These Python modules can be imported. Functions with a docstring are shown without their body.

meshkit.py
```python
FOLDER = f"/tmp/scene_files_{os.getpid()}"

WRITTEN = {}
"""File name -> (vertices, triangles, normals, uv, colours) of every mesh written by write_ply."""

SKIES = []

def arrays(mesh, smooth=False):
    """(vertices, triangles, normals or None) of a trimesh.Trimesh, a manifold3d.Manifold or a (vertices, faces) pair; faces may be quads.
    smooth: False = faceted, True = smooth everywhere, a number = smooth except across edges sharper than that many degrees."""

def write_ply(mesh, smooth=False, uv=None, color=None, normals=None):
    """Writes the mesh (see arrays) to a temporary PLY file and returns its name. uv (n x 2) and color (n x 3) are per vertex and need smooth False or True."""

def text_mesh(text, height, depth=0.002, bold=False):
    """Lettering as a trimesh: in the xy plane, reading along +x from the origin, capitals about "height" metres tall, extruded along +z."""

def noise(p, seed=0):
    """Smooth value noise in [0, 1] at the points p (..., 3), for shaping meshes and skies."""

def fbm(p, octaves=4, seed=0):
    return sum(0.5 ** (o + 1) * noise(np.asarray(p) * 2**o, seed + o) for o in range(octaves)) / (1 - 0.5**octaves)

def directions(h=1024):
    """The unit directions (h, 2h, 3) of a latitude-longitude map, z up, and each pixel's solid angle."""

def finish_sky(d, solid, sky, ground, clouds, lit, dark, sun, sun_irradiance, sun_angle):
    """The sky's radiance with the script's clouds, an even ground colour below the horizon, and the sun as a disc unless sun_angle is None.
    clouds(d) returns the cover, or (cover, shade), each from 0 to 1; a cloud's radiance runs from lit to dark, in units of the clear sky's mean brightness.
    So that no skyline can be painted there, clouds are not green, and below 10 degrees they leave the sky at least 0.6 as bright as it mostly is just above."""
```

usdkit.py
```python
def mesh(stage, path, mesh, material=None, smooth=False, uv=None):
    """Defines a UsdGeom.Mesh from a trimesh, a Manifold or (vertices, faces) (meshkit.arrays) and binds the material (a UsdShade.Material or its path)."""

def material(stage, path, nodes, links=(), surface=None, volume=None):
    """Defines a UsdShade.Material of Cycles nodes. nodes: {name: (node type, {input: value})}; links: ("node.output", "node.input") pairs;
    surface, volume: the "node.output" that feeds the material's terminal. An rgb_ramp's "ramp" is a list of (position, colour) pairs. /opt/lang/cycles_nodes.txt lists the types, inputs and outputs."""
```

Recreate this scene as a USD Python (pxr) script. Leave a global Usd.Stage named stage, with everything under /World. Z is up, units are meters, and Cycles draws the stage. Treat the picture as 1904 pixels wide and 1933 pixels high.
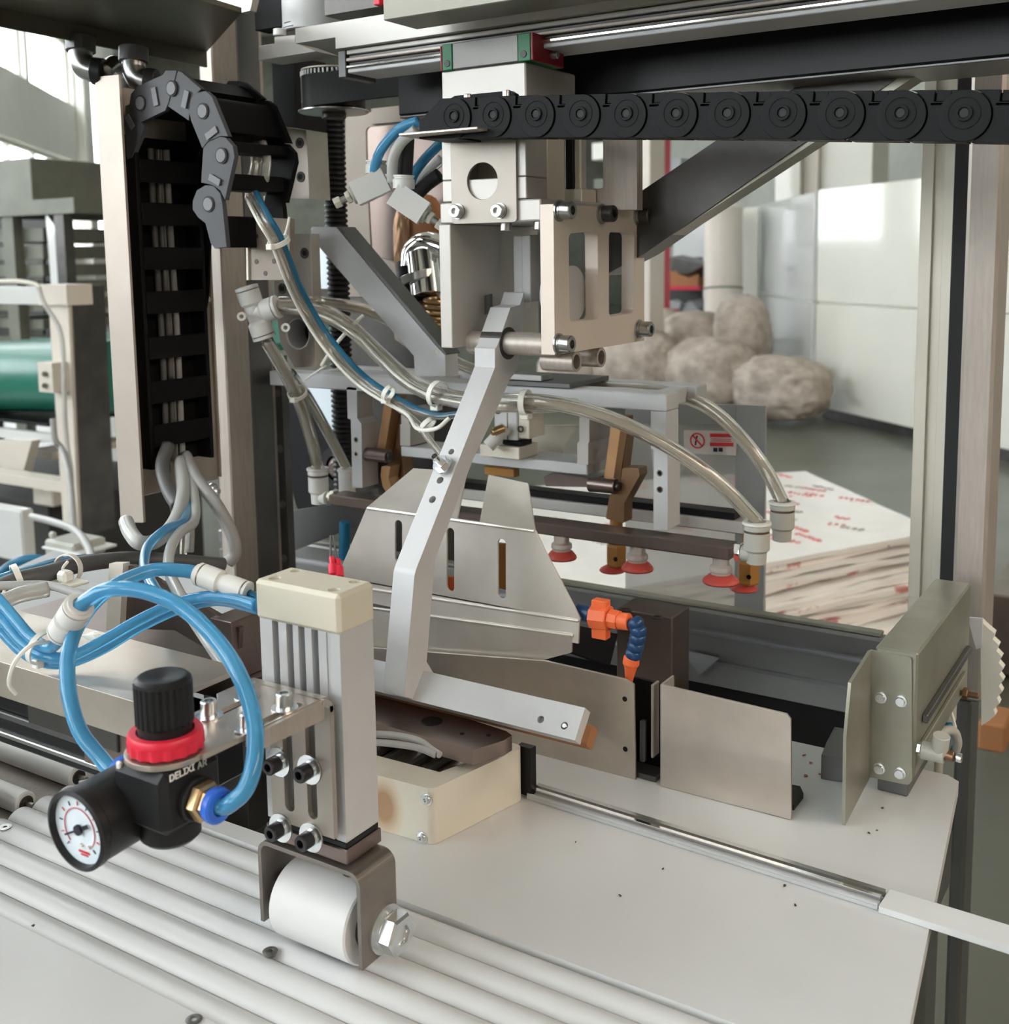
import math, random
import numpy as np, trimesh, manifold3d, usdkit, meshkit
from shapely.geometry import Polygon, Point, LineString
from shapely.ops import unary_union
from shapely import affinity
from pxr import Usd, UsdGeom, UsdLux, UsdShade, Gf, Sdf

# ------------------------------------------------------------------ camera, sky, light
stage = Usd.Stage.CreateInMemory()
UsdGeom.SetStageUpAxis(stage, 'Z'); UsdGeom.SetStageMetersPerUnit(stage, 1.0)
UsdGeom.Xform.Define(stage, '/World'); UsdGeom.Scope.Define(stage, '/World/Looks')
Z0 = 0.80                       # height of the work table; every coordinate below is relative to its top
FOC, CX, CY = 2111.95, 967.15, 752.58
R = trimesh.transformations.rotation_matrix(0, [0, 0, 1])[:3, :3]
_rv = np.array([1.6506513, 0.46594141, -0.42983028]); _a = np.linalg.norm(_rv)
R = trimesh.transformations.rotation_matrix(_a, _rv / _a)[:3, :3]      # world -> camera (x right, y down, z forward)
C = np.array([0.0, 0.0, 0.37])
EXPOSURE = 0.0
cam = UsdGeom.Camera.Define(stage, '/World/Camera')
cam.CreateHorizontalApertureAttr(36.0)
cam.CreateFocalLengthAttr(36.0 * FOC / 1904)
cam.CreateHorizontalApertureOffsetAttr((952.0 - CX) / 1904 * 36.0)
cam.CreateVerticalApertureOffsetAttr((CY - 966.5) / 1904 * 36.0)
cam.CreateFStopAttr(15.0); cam.CreateFocusDistanceAttr(0.72)
cam.CreateExposureAttr(EXPOSURE)
_m = Gf.Matrix4d(1.0)
for i, r in enumerate((R[0], -R[1], -R[2])):
    _m.SetRow(i, Gf.Vec4d(*map(float, r), 0))
_m.SetRow(3, Gf.Vec4d(0, 0, 0.37 + Z0, 1))
cam.AddTransformOp().Set(_m)

dome = UsdLux.DomeLight.Define(stage, '/World/SkyDome')        # bright overcast daylight
dome.CreateIntensityAttr(3.05); dome.CreateColorAttr(Gf.Vec3f(0.93, 0.97, 1.0))
def rect_light(name, loc, target, w, h, power, color):
    l = UsdLux.RectLight.Define(stage, '/World/' + name)
    l.CreateWidthAttr(w); l.CreateHeightAttr(h); l.CreateIntensityAttr(power); l.CreateColorAttr(Gf.Vec3f(*color))
    z = np.array(loc, float) - np.array(target, float); z /= np.linalg.norm(z)
    x = np.cross([0, 0, 1.0], z) if abs(z[2]) < .99 else np.array([1.0, 0, 0]); x /= np.linalg.norm(x); y = np.cross(z, x)
    m = Gf.Matrix4d(1.0)
    for i, r in enumerate((x, y, z)): m.SetRow(i, Gf.Vec4d(*map(float, r), 0))
    m.SetRow(3, Gf.Vec4d(loc[0], loc[1], loc[2] + Z0, 1)); l.AddTransformOp().Set(m)

for k in range(3):      # unseen warm lamps, out of view at right, placed to light right-hand faces
    rect_light('UnseenLamp_%d' % k, (5.0 - .9 * k, -1.8 + 2.0 * k, 2.3), (-.4, .7, .2), 2.2, .6, 12.5, (1.0, .84, .70))

# ------------------------------------------------------------------ geometry helpers
def ray(u, v): return R.T @ np.array([(u - CX) / FOC, (v - CY) / FOC, 1.0])
def P(u, v, x=None, y=None, z=None, d=None):
    """the point where the sight line of a picture point meets a plane of the place (or a depth d)"""
    r = ray(u, v)
    t = (x - C[0]) / r[0] if x is not None else (y - C[1]) / r[1] if y is not None else (z - C[2]) / r[2] if z is not None else d
    return C + t * r
A = np.asarray
def cat(*ms):
    ms = [m for m in ms if m is not None]
    return trimesh.util.concatenate(ms) if len(ms) > 1 else ms[0]
def hull(pts): return trimesh.convex.convex_hull(np.array(pts, float))
def box(x0, x1, y0, y1, z0, z1, b=0.0006):
    x0, x1 = sorted((x0, x1)); y0, y1 = sorted((y0, y1)); z0, z1 = sorted((z0, z1))
    b = min(b, (x1 - x0) * .3, (y1 - y0) * .3, (z1 - z0) * .3)
    p = []
    for i in (0, 1):
        for j in (0, 1):
            for k in (0, 1):
                c = A([(x0, x1)[i], (y0, y1)[j], (z0, z1)[k]]); s = A([1 - 2 * i, 1 - 2 * j, 1 - 2 * k]) * b
                for a in range(3):
                    q = c + s; q[a] = c[a]; p.append(q)
    return hull(p)
def frame(d):
    d = A(d, float); d = d / np.linalg.norm(d)
    a = np.cross(d, [0, 0, 1.0]) if abs(d[2]) < .95 else np.cross(d, [0, 1.0, 0])
    a /= np.linalg.norm(a); return a, np.cross(d, a), d
def lathe(p, d, prof, n=28, cap=True):
    """revolves (radius, height) pairs about the axis from p along d"""
    a, b, d = frame(d); p = A(p, float); ang = np.arange(n) * 2 * np.pi / n
    v = np.vstack([p + h * d + r * (np.cos(ang)[:, None] * a + np.sin(ang)[:, None] * b) for r, h in prof]); f = []
    for k in range(len(prof) - 1):
        for i in range(n):
            j = (i + 1) % n; q = [k * n + i, k * n + j, (k + 1) * n + j, (k + 1) * n + i]
            f += [[q[0], q[1], q[2]], [q[0], q[2], q[3]]]
    if cap:
        for k in (0, len(prof) - 1):
            v = np.vstack([v, p + prof[k][1] * d]); c = len(v) - 1
            f += [[k * n + (i + 1) % n, k * n + i, c] for i in range(n)]
    m = trimesh.Trimesh(v, f, process=False); m.merge_vertices(); m.update_faces(m.nondegenerate_faces()); m.fix_normals()
    return m
def rod(p0, p1, r, n=20, c=0.0005, r1=None):
    p0, p1 = A(p0, float), A(p1, float); L = np.linalg.norm(p1 - p0); r1 = r if r1 is None else r1; c = min(c, L * .3, r * .3, r1 * .5 + 1e-9)
    return lathe(p0, p1 - p0, [(max(r - c, 1e-5), 0), (r, c), (r1, L - c), (max(r1 - c, 1e-5), L)], n)
def ringm(p0, p1, ro, ri, n=28):
    p0, p1 = A(p0, float), A(p1, float); L = np.linalg.norm(p1 - p0)
    m = lathe(p0, p1 - p0, [(ri, 0), (ro, 0), (ro, L), (ri, L), (ri, 0)], n, cap=False)
    return m
def spline(pts, sub=8):
    p = A(pts, float); q = np.vstack([2 * p[0] - p[1], p, 2 * p[-1] - p[-2]]); out = []
    for i in range(1, len(q) - 2):
        a, b, c, d = q[i - 1], q[i], q[i + 1], q[i + 2]
        for t in np.arange(sub) / sub:
            out.append(.5 * (2 * b + (c - a) * t + (2 * a - 5 * b + 4 * c - d) * t * t + (3 * b - a - 3 * c + d) * t ** 3))
    out.append(p[-1]); return A(out)
def sweep(pts, r, n=12, cap=True):
    p = A(pts, float); t = np.gradient(p, axis=0); t /= np.linalg.norm(t, axis=1, keepdims=True) + 1e-12
    a, b, _ = frame(t[0]); ang = np.arange(n) * 2 * np.pi / n; v = []
    rr = np.broadcast_to(r, (len(p),))
    for i in range(len(p)):
        a = a - t[i] * (a @ t[i]); a /= np.linalg.norm(a); b = np.cross(t[i], a)
        v.append(p[i] + rr[i] * (np.cos(ang)[:, None] * a + np.sin(ang)[:, None] * b))
    v = np.vstack(v); f = []
    for k in range(len(p) - 1):
        for i in range(n):
            j = (i + 1) % n; f += [[k * n + i, k * n + j, (k + 1) * n + j], [k * n + i, (k + 1) * n + j, (k + 1) * n + i]]
    if cap:
        v = np.vstack([v, p[0], p[-1]]); L = (len(p) - 1) * n
        for i in range(n):
            j = (i + 1) % n; f += [[j, i, len(v) - 2], [L + i, L + j, len(v) - 1]]
    return trimesh.Trimesh(v, f, process=False)
def hose(c, r, wall=None, sub=8, n=14):
    """a hose through space points; wall = wall thickness of a hollow clear one"""
    c = spline(c, sub); m = sweep(c, r, n, cap=wall is None)
    if wall:
        i = sweep(c, r - wall, n, cap=False); i.invert(); m = cat(m, i)
    return m
def hp(*q): return np.array([P(a, b, d=c) for a, b, c in q])
def uv2(ax, val, px):
    o = []
    for u, v in px:
        p = P(u, v, **{ax: val}); o.append([p[k] for k in range(3) if k != 'xyz'.index(ax)])
    return o
def extr(ax, val, poly, t):
    """shapely polygon in the plane ax = val, extruded by t along that axis"""
    gs = getattr(poly, 'geoms', [poly]); out = []
    for g in gs:
        if g.area < 1e-10: continue
        m = trimesh.creation.extrude_polygon(g, abs(t), engine='earcut'); v = m.vertices.copy(); w = np.zeros_like(v)
        k = 'xyz'.index(ax); o = [i for i in range(3) if i != k]
        w[:, o[0]], w[:, o[1]] = v[:, 0], v[:, 1]; w[:, k] = val + v[:, 2] * (1 if t > 0 else -1)
        m = trimesh.Trimesh(w, m.faces, process=False); m.fix_normals(); out.append(m)
    return cat(*out)
def slab(ax, val, px, t, holes=(), rnd=0.0):
    """plate: outline by picture points on the plane ax = val, thickness t (signed) along ax; holes = shapely shapes"""
    g = Polygon(uv2(ax, val, px)).buffer(0)
    if rnd: g = g.buffer(-rnd).buffer(rnd, quad_segs=4)
    for h in holes: g = g.difference(h)
    return extr(ax, val, g, t)
def hole(ax, val, u, v, r): return Point(*uv2(ax, val, [(u, v)])[0]).buffer(r, quad_segs=6)
def slot(ax, val, a, b, r): return LineString(uv2(ax, val, [a, b])).buffer(r, quad_segs=5)
def pbox(ax, val, px, t, b=.0006):
    """chamfered block whose front face spans the picture points on the plane ax = val"""
    q = A(uv2(ax, val, px)); lo, hi = q.min(0), q.max(0); k = 'xyz'.index(ax); o = [i for i in range(3) if i != k]
    e = [None] * 3; e[k] = (val, val + t); e[o[0]] = (lo[0], hi[0]); e[o[1]] = (lo[1], hi[1])
    return box(*e[0], *e[1], *e[2], b=b)
def fold(ax, a0, a1, line, t):
    """bent sheet: a polyline in the plane across axis ax, thickened to t, from a0 to a1"""
    g = LineString(line).buffer(t / 2, cap_style='flat', join_style='round', quad_segs=4)
    return extr(ax, a0, g, a1 - a0)
def move(m, d): m = m.copy(); m.apply_translation(d); return m

# ------------------------------------------------------------------ things and parts
used = {}
def free(parent, name):
    k = parent + '/' + name; used[k] = used.get(k, -1) + 1
    return k if used[k] == 0 else '%s_%03d' % (k, used[k])
GROUPS = {'suction_cup': 'suction cups under the vacuum rails', 'vacuum_hose': 'clear vacuum hoses', 'thin_hose': 'thin hoses of the hanging bundle', 'air_hose': 'air hoses', 'cable_tie': 'white cable ties', 'elbow_fitting': 'push-in elbow fittings',
          'sack': 'sacks in the pile', 'throttle_valve': 'throttle valves beside the carriage', 'conduit_elbow': 'conduit elbows under the olive beam', 'cup_holder': 'amber cup holders', 'chain_hose': 'hoses in the vertical cable chain', 'ramp_plate': 'steel ramp plates',
          'vacuum_rail': 'vacuum rails', 'straight_fitting': 'white straight hose fittings', 'sensor_cable': 'sensor cables', 'power_cable': 'power cables at the left edge', 'white_cabinet': 'white cabinets', 'cable_chain': 'cable chains', 'heat_sleeve': 'black sleeves', 'frame_post': 'posts at the right'}
class Thing:
    def __init__(s, name, label=None, cat=None, group=None, kind=None):
        s.name, s.meta, s.parts = name, dict(label=label, category=cat, group=group or GROUPS.get(name), kind=kind), []
    def a(s, part, mesh, mat, parent=None, label=None, smooth=30, kind=None):
        s.parts.append((part, mesh, mat, parent, label, smooth, kind)); return len(s.parts) - 1
    def end(s):
        path = free('/World', s.name)
        allv = np.vstack([p[1].vertices for p in s.parts]); lo, hi = allv.min(0), allv.max(0)
        base = A([(lo[0] + hi[0]) / 2, (lo[1] + hi[1]) / 2, lo[2]])
        if len(s.parts) == 1:
            part, mesh, mat, _, _, sm, _ = s.parts[0]
            prim = usdkit.mesh(stage, path, move(mesh, -base), '/World/Looks/' + mat, smooth=sm)
            prim.AddTranslateOp().Set(Gf.Vec3d(*map(float, base + A([0, 0, Z0]))))
        else:
            prim = UsdGeom.Xform.Define(stage, path); prim.AddTranslateOp().Set(Gf.Vec3d(*map(float, base + A([0, 0, Z0]))))
            paths = []
            for part, mesh, mat, par, lab, sm, kd in s.parts:
                pp = free(path if par is None else paths[par], part); paths.append(pp)
                q = usdkit.mesh(stage, pp, move(mesh, -base), '/World/Looks/' + mat, smooth=sm).GetPrim()
                if lab: q.SetCustomDataByKey('label', lab)
                if kd: q.SetCustomDataByKey('kind', kd)
        for k, v in s.meta.items():
            if v: prim.GetPrim().SetCustomDataByKey(k, v)
        s.path, s.base = path, base
        return s
    def copy(s, shift, label=None, rotz=0):
        path = free('/World', s.name); x = UsdGeom.Xform.Define(stage, path)
        x.GetPrim().GetReferences().AddInternalReference(s.path)
        x.ClearXformOpOrder(); x.AddTranslateOp(opSuffix='place').Set(Gf.Vec3d(*map(float, s.base + A(shift) + A([0, 0, Z0]))))
        if rotz: x.AddRotateZOp(opSuffix='turn').Set(rotz)
        x.GetPrim().SetInstanceable(True)
        for k, v in {**s.meta, **({'label': label} if label else {})}.items():
            if v: x.GetPrim().SetCustomDataByKey(k, v)
def one(name, mesh, mat, label=None, cat=None, group=None, kind=None, smooth=30):
    t = Thing(name, label, cat, group, kind); t.a(name, mesh, mat, smooth=smooth); return t.end()
def struct(name, mesh, mat): return one(name, mesh, mat, kind='structure')
def screw_mesh(p, d, r, h, n=20):
    """socket cap screw: round head with a hexagon socket, underside at p"""
    ri = r * .52
    m = lathe(p, d, [(r, 0), (r, h * .9), (r * .9, h), (ri * 1.0, h), (ri * .98, h * .45)], n)
    return m
def screw(t, p, d, r=.005, h=.006, mat='steel', washer=None, parent=None, wmat='zinc', spring=False, label=None):
    d = A(d, float) / np.linalg.norm(d); p = A(p, float); o = 0
    if washer: o += r * .22
    if spring: o += r * .3
    i = t.a('socket_screw', screw_mesh(p + d * o, d, r, h), mat, parent, label)
    if parent is not None: i = parent
    if washer: t.a('washer', ringm(p, p + d * r * .22, washer, r * .6), wmat, i)
    if spring: t.a('spring_washer', ringm(p + d * r * (.22 if washer else 0), p + d * (o - .0002), r * 1.02, r * .6), wmat, i)
def text(t, s, p, du, dv, h, mat, depth=.0003, bold=True, parent=None, part='lettering'):
    """raised print: reads along du with up dv, lower left corner at p"""
    m = meshkit.text_mesh(s, h, depth, bold); du = A(du, float) / np.linalg.norm(du); dv = A(dv, float); dv = dv - du * (dv @ du); dv /= np.linalg.norm(dv); n = np.cross(du, dv)
    v = A(p) + m.vertices[:, :1] * du + m.vertices[:, 1:2] * dv + m.vertices[:, 2:] * n
    return t.a(part, trimesh.Trimesh(v, m.faces, process=False), mat, parent, smooth=False)

# ------------------------------------------------------------------ materials
def mat(name, col, rough=.4, metal=0.0, noise=None, amt=.1, bump=0.0, stretch=(1, 1, 1), bevel=0.0, coat=0.0, trans=0.0, ior=1.45, spec=None, col2=None, ramp=(.35, .65), rvar=0.0, emit=None):
    n = {'p': ('principled_bsdf', {'base_color': col, 'roughness': rough, 'metallic': metal, 'transmission_weight': trans, 'ior': ior, 'coat_weight': coat, 'coat_roughness': .08})}
    l = []
    if spec is not None: n['p'][1]['specular_ior_level'] = spec
    if noise:
        n['g'] = ('texture_coordinate', {}); n['m'] = ('mapping', {'scale': stretch}); n['n'] = ('noise_texture', {'scale': noise, 'detail': 4.0, 'roughness': .6})
        c2 = col2 if col2 is not None else tuple(c * (1 - amt) for c in col)
        n['r'] = ('rgb_ramp', {'ramp': [(ramp[0], c2), (ramp[1], col)]})
        l += [('g.object', 'm.vector'), ('m.vector', 'n.vector'), ('n.fac', 'r.fac'), ('r.color', 'p.base_color')]
        if rvar:
            n['rr'] = ('map_range', {'to_min': rough - rvar, 'to_max': rough + rvar}); l += [('n.fac', 'rr.value'), ('rr.result', 'p.roughness')]
    if bevel: n['b'] = ('bevel', {'radius': bevel, 'samples': 4})
    if bump and noise:
        n['u'] = ('bump', {'strength': bump, 'distance': .001}); l += [('n.fac', 'u.height'), ('u.normal', 'p.normal')]
        if bevel: l.append(('b.bevel', 'u.normal'))
    elif bevel: l.append(('b.bevel', 'p.normal'))
    if emit: n['p'][1]['emission_color'] = emit[:3]; n['p'][1]['emission_strength'] = emit[3]
    usdkit.material(stage, '/World/Looks/' + name, n, l, surface='p.BSDF')
mat('white_plastic', (.70, .71, .71), .38, noise=14, amt=.06, bevel=.0008)
mat('table_white', (.61, .615, .61), .33, noise=5, amt=.05)
mat('alu', (.545, .55, .555), .52, .2, noise=30, amt=.05, bevel=.0006)
mat('alu_face', (.52, .50, .47), .42, .4, noise=12, amt=.06, bevel=.0006, rvar=.05)
mat('steel_sheet', (.62, .555, .485), .33, .85, noise=8, amt=.16, bevel=.0005, rvar=.06)
mat('brushed', (.46, .41, .365), .46, .5, noise=40, amt=.14, stretch=(8, 8, .7), rvar=.05)
mat('steel', (.42, .42, .41), .3, 1.0)
mat('zinc', (.75, .77, .78), .25, 1.0)
mat('chrome', (.85, .85, .84), .10, 1.0)
mat('black_screw', (.018, .018, .02), .35)
mat('black_plastic', (.014, .014, .015), .42, noise=60, amt=.2, spec=.35)
mat('chain_black', (.008, .008, .0085), .5, noise=40, amt=.25, bevel=.0006, spec=.16)
mat('chain_grey', (.085, .088, .098), .42, noise=25, amt=.12, bevel=.0006, spec=.3)
mat('rubber', (.012, .012, .013), .6)
mat('dark_alu', (.16, .16, .16), .4, .8, noise=10, amt=.2)
mat('dark_steel', (.09, .085, .08), .38, .7, noise=14, amt=.3)
mat('black_alu', (.006, .006, .007), .35, spec=.3)
mat('brown_steel', (.24, .19, .17), .35, .9, noise=10, amt=.2)
mat('bronze', (.56, .33, .17), .38, .75, noise=20, amt=.12, bevel=.0005)
mat('brown_bronze', (.27, .16, .09), .4, .75, noise=20, amt=.15, bevel=.0005)
mat('brass', (.55, .38, .2), .3, .9)
mat('cream', (.64, .60, .49), .4, noise=9, amt=.08, bevel=.001)
mat('cream_metal', (.72, .68, .58), .4, .35, noise=9, amt=.08, bevel=.0008)
mat('stand_paint', (.36, .36, .30), .35, .55, noise=12, amt=.15, col2=(.27, .26, .21))
mat('red_plastic', (.70, .02, .05), .4)
mat('red_rubber', (.50, .07, .055), .45)
mat('cup_clear', (.78, .73, .68), .25, trans=.55, ior=1.3)
mat('orange', (.85, .16, .05), .45)
mat('amber', (.45, .22, .06), .3, trans=.15)
mat('navy', (.01, .05, .14), .3)
mat('blue_ring', (.03, .14, .62), .35)
mat('blue_tube', (.10, .42, .72), .16, trans=.45, ior=1.3, coat=.3)
mat('blue_dark', (.03, .2, .36), .2, trans=.3, ior=1.3)
mat('clear_tube', (.97, .95, .90), .04, trans=.96, ior=1.36, coat=.4)
mat('grey_tube', (.62, .63, .60), .2, trans=.35, ior=1.3)
mat('grey_cable', (.33, .33, .32), .45)
mat('dark_cable', (.10, .10, .10), .45)
mat('fitting', (.72, .72, .69), .38, noise=20, amt=.04)
mat('fitting_grey', (.46, .46, .41), .38, noise=20, amt=.04)
mat('nylon', (.80, .79, .72), .4)
mat('green_plastic', (.005, .16, .06), .4)
mat('dark_red', (.22, .01, .02), .4)
mat('red_paint', (.50, .015, .05), .4)
mat('roller_white', (.66, .66, .65), .45)
mat('dial_face', (.72, .80, .86), .5)
mat('glass', (1, 1, 1), .02, trans=1.0, ior=1.1)
mat('ink', (.01, .01, .02), .5)
mat('ink_white', (.72, .70, .66), .5)
mat('ink_red', (.6, .03, .04), .5)
mat('copper_stain', (.42, .22, .10), .4)
mat('belt_green', (.02, .16, .115), .32, noise=6, amt=.1)
mat('floor_paint', (.125, .13, .105), .32, noise=1.2, amt=.15, bump=.02, rvar=.08)
mat('wall_paint', (.78, .77, .70), .6, noise=1.5, amt=.05)
mat('wall_warm', (.70, .58, .47), .6, noise=1.5, amt=.05)
mat('frame_paint', (.62, .57, .50), .4, noise=4, amt=.06)
mat('panel_white', (.66, .65, .58), .10, noise=1.5, amt=.05, coat=.4)
mat('panel_grey', (.60, .61, .60), .10, coat=.4)
mat('grey_panel', (.27, .28, .29), .35, noise=4, amt=.1)
mat('sack', (.47, .41, .35), .75, noise=9, amt=.4, bump=.5, col2=(.30, .25, .21))
mat('film', (.86, .84, .80), .3, noise=7, amt=.08, bump=.5, coat=.2)
mat('film_red', (.62, .25, .24), .3)
mat('film_grey', (.42, .40, .38), .3)
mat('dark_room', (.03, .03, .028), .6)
mat('drab', (.17, .175, .14), .6, noise=3, amt=.3)
mat('motor_black', (.010, .010, .011), .6, spec=.2)
mat('black_tape', (.006, .006, .006), .5, spec=.25)
mat('cork', (.30, .13, .05), .7)
mat('tooth_grey', (.40, .40, .38), .3, .9)
mat('tan_paint', (.30, .255, .215), .45, .2, noise=6, amt=.1)
mat('beam_paint', (.115, .108, .08), .4, .3, noise=5, amt=.12)
mat('chain_clip', (.17, .175, .19), .42)
mat('clear_core', (.72, .69, .62), .12, trans=.45, ior=1.3)
mat('fork_steel', (.25, .222, .198), .34, .7, noise=14, amt=.15, bevel=.0005)
mat('satin_steel', (.36, .325, .285), .38, .45, noise=10, amt=.12, bevel=.0005)
mat('plate_tan', (.72, .63, .55), .42, .15, noise=10, amt=.06, bevel=.0006)
mat('channel_steel', (.50, .44, .385), .48, .5, noise=8, amt=.12, bevel=.0005)
mat('film_print', (.86, .82, .77), .3, noise=14, amt=.1, bump=.4, coat=.2, col2=(.55, .22, .20), ramp=(.36, .42))
mat('profile_grey', (.34, .34, .345), .33, .8, noise=10, amt=.1)
mat('block_steel', (.20, .195, .185), .4, .4, noise=20, amt=.08)
mat('cover_tan', (.25, .24, .20), .4, .35, noise=6, amt=.08)
mat('rust', (.42, .13, .05), .6)
mat('roller_bright', (.88, .88, .87), .42)
mat('wall_grey', (.40, .41, .36), .6, noise=1.0, amt=.25)
mat('sheet_bright', (.74, .70, .64), .34, .7, noise=8, amt=.12, bevel=.0005, rvar=.06)
mat('panel_tint', (.30, .31, .31), .3)
mat('sign_white', (.62, .58, .54), .4)
for _n, _c, _f in (('acrylic', (.55, .56, .54), .45),):
    usdkit.material(stage, '/World/Looks/' + _n, {'t': ('transparent_bsdf', {'color': (.9, .9, .9)}), 'g': ('principled_bsdf', {'base_color': _c, 'roughness': .15}), 'm': ('mix_closure', {'fac': _f})}, [('t.BSDF', 'm.closure1'), ('g.BSDF', 'm.closure2')], surface='m.closure')
usdkit.material(stage, '/World/Looks/window_glass', {'t': ('transparent_bsdf', {'color': (.97, .98, .98)}), 'g': ('glossy_bsdf', {'roughness': .02}), 'm': ('mix_closure', {'fac': .05})},
                [('t.BSDF', 'm.closure1'), ('g.BSDF', 'm.closure2')], surface='m.closure')
# ------------------------------------------------------------------ the hall behind the machine
struct('floor', box(-26, 24, -18, 28, -.86, -.80), 'floor_paint')
WA, WB = P(0, 134, d=16.0), P(148, 212, d=20.7)
wd = (WB - WA)[:2]; WL = np.linalg.norm(wd); wd /= WL; wang = math.atan2(wd[1], wd[0])
def in_wall(m, o=WA, ang=None):
    m = m.copy(); m.apply_transform(trimesh.transformations.rotation_matrix(wang if ang is None else ang, [0, 0, 1])); m.apply_translation([o[0], o[1], 0]); return m
def wall_s(u):                     # distance along the left wall seen at picture column u
    r = ray(u, 300)[:2]; M = np.array([r, -wd]).T; t = np.linalg.solve(M, WA[:2]); return t[1]
def rect(a, b, c, d): return Polygon([(a, c), (b, c), (b, d), (a, d)])
def panel(poly, t):                # polygon in (s, z) of a wall, t thick away from the hall
    m = trimesh.creation.extrude_polygon(poly, t, engine='earcut'); v = m.vertices
    m = trimesh.Trimesh(np.c_[v[:, 0], v[:, 2], v[:, 1]], m.faces, process=False); m.fix_normals(); return m
S = wall_s
wins = [(S(-160), S(60), 3.2, 4.35, ()), (S(66), S(146), 3.2, 4.35, ()), (S(-160), S(156), .55, 2.2, [S(u) for u in (-90, -10, 31, 78, 118)]), (S(163), S(216), .9, 4.2, ())]  # last opening stands in for sunlit wall, its brightness made by the sky
for k in range(4):                 # unseen window rows beside and behind the viewer, placed to light from the left
    a = S(-160) - 5.2 * (k + 1)
    for c, d in ((3.2, 4.8), (.55, 2.4)): wins.append((a, a + 4.5, c, d, (a + 1.5, a + 3.0)))
wall = rect(-26, S(330), -.8, 6.2)
for a, b, c, d, _ in wins: wall = wall.difference(rect(a, b, c, d))
struct('wall_left', in_wall(panel(wall, .3)), 'wall_paint')
struct('trim_1', in_wall(box(S(147), S(161), -.18, 0, -.8, 6.2, .02)), 'wall_paint')
for k, (a, b, c, d, ms) in enumerate(wins):
    t = Thing('window_%d' % (k + 1), kind='structure'); w = .06; ed = [a, *ms, b]
    t.a('window_frame', in_wall(cat(box(a, b, .10, .18, c, c + w), box(a, b, .10, .18, d - w, d), box(a, a + w, .10, .18, c, d), box(b - w, b, .10, .18, c, d))), 'wall_paint')
    for i in range(len(ed) - 1):
        t.a('pane', in_wall(box(ed[i] + .02, ed[i + 1] - .02, .13, .14, c + w * .5, d - w * .5)), 'window_glass')
        if i: t.a('mullion', in_wall(box(ed[i] - .035, ed[i] + .035, .10, .18, c, d)), 'wall_paint')
    t.end()
# far wall and roof
BW = P(1230, 430, d=27.0); ba = math.radians(38.6)
bd_ = np.array([math.cos(ba), math.sin(ba)]); s0 = np.linalg.solve(np.array([bd_, -wd]).T, WA[:2] - BW[:2])
struct('wall_back', in_wall(box(s0[0], 16, 0, .3, -.8, 6.2), BW, ba), 'drab')
LL = s0[1]
roof = rect(-26, LL, -17, .32)     # roof; its openings are unseen, placed to let in top light
strips = [(-20 + 7.5 * k, -14.5 + 7.5 * k, y, y + .14) for k in range(3) for y in (-13.0, -9.0, -5.0)] + [(-12.5 + 7.5 * k, -7.0 + 7.5 * k, -2.2, -1.4) for k in range(3)]  # last row is out of view, placed to light the left wall
for q in strips: roof = roof.difference(rect(*q))
struct('ceiling', in_wall(extr('z', 5.75, roof, .15)), 'wall_paint')
for k, q in enumerate(strips): struct('window_%d' % (len(wins) + 1 + k), in_wall(box(q[0], q[1], q[2], q[3], 5.80, 5.81)), 'window_glass')  # panes of the unseen roof openings
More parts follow.
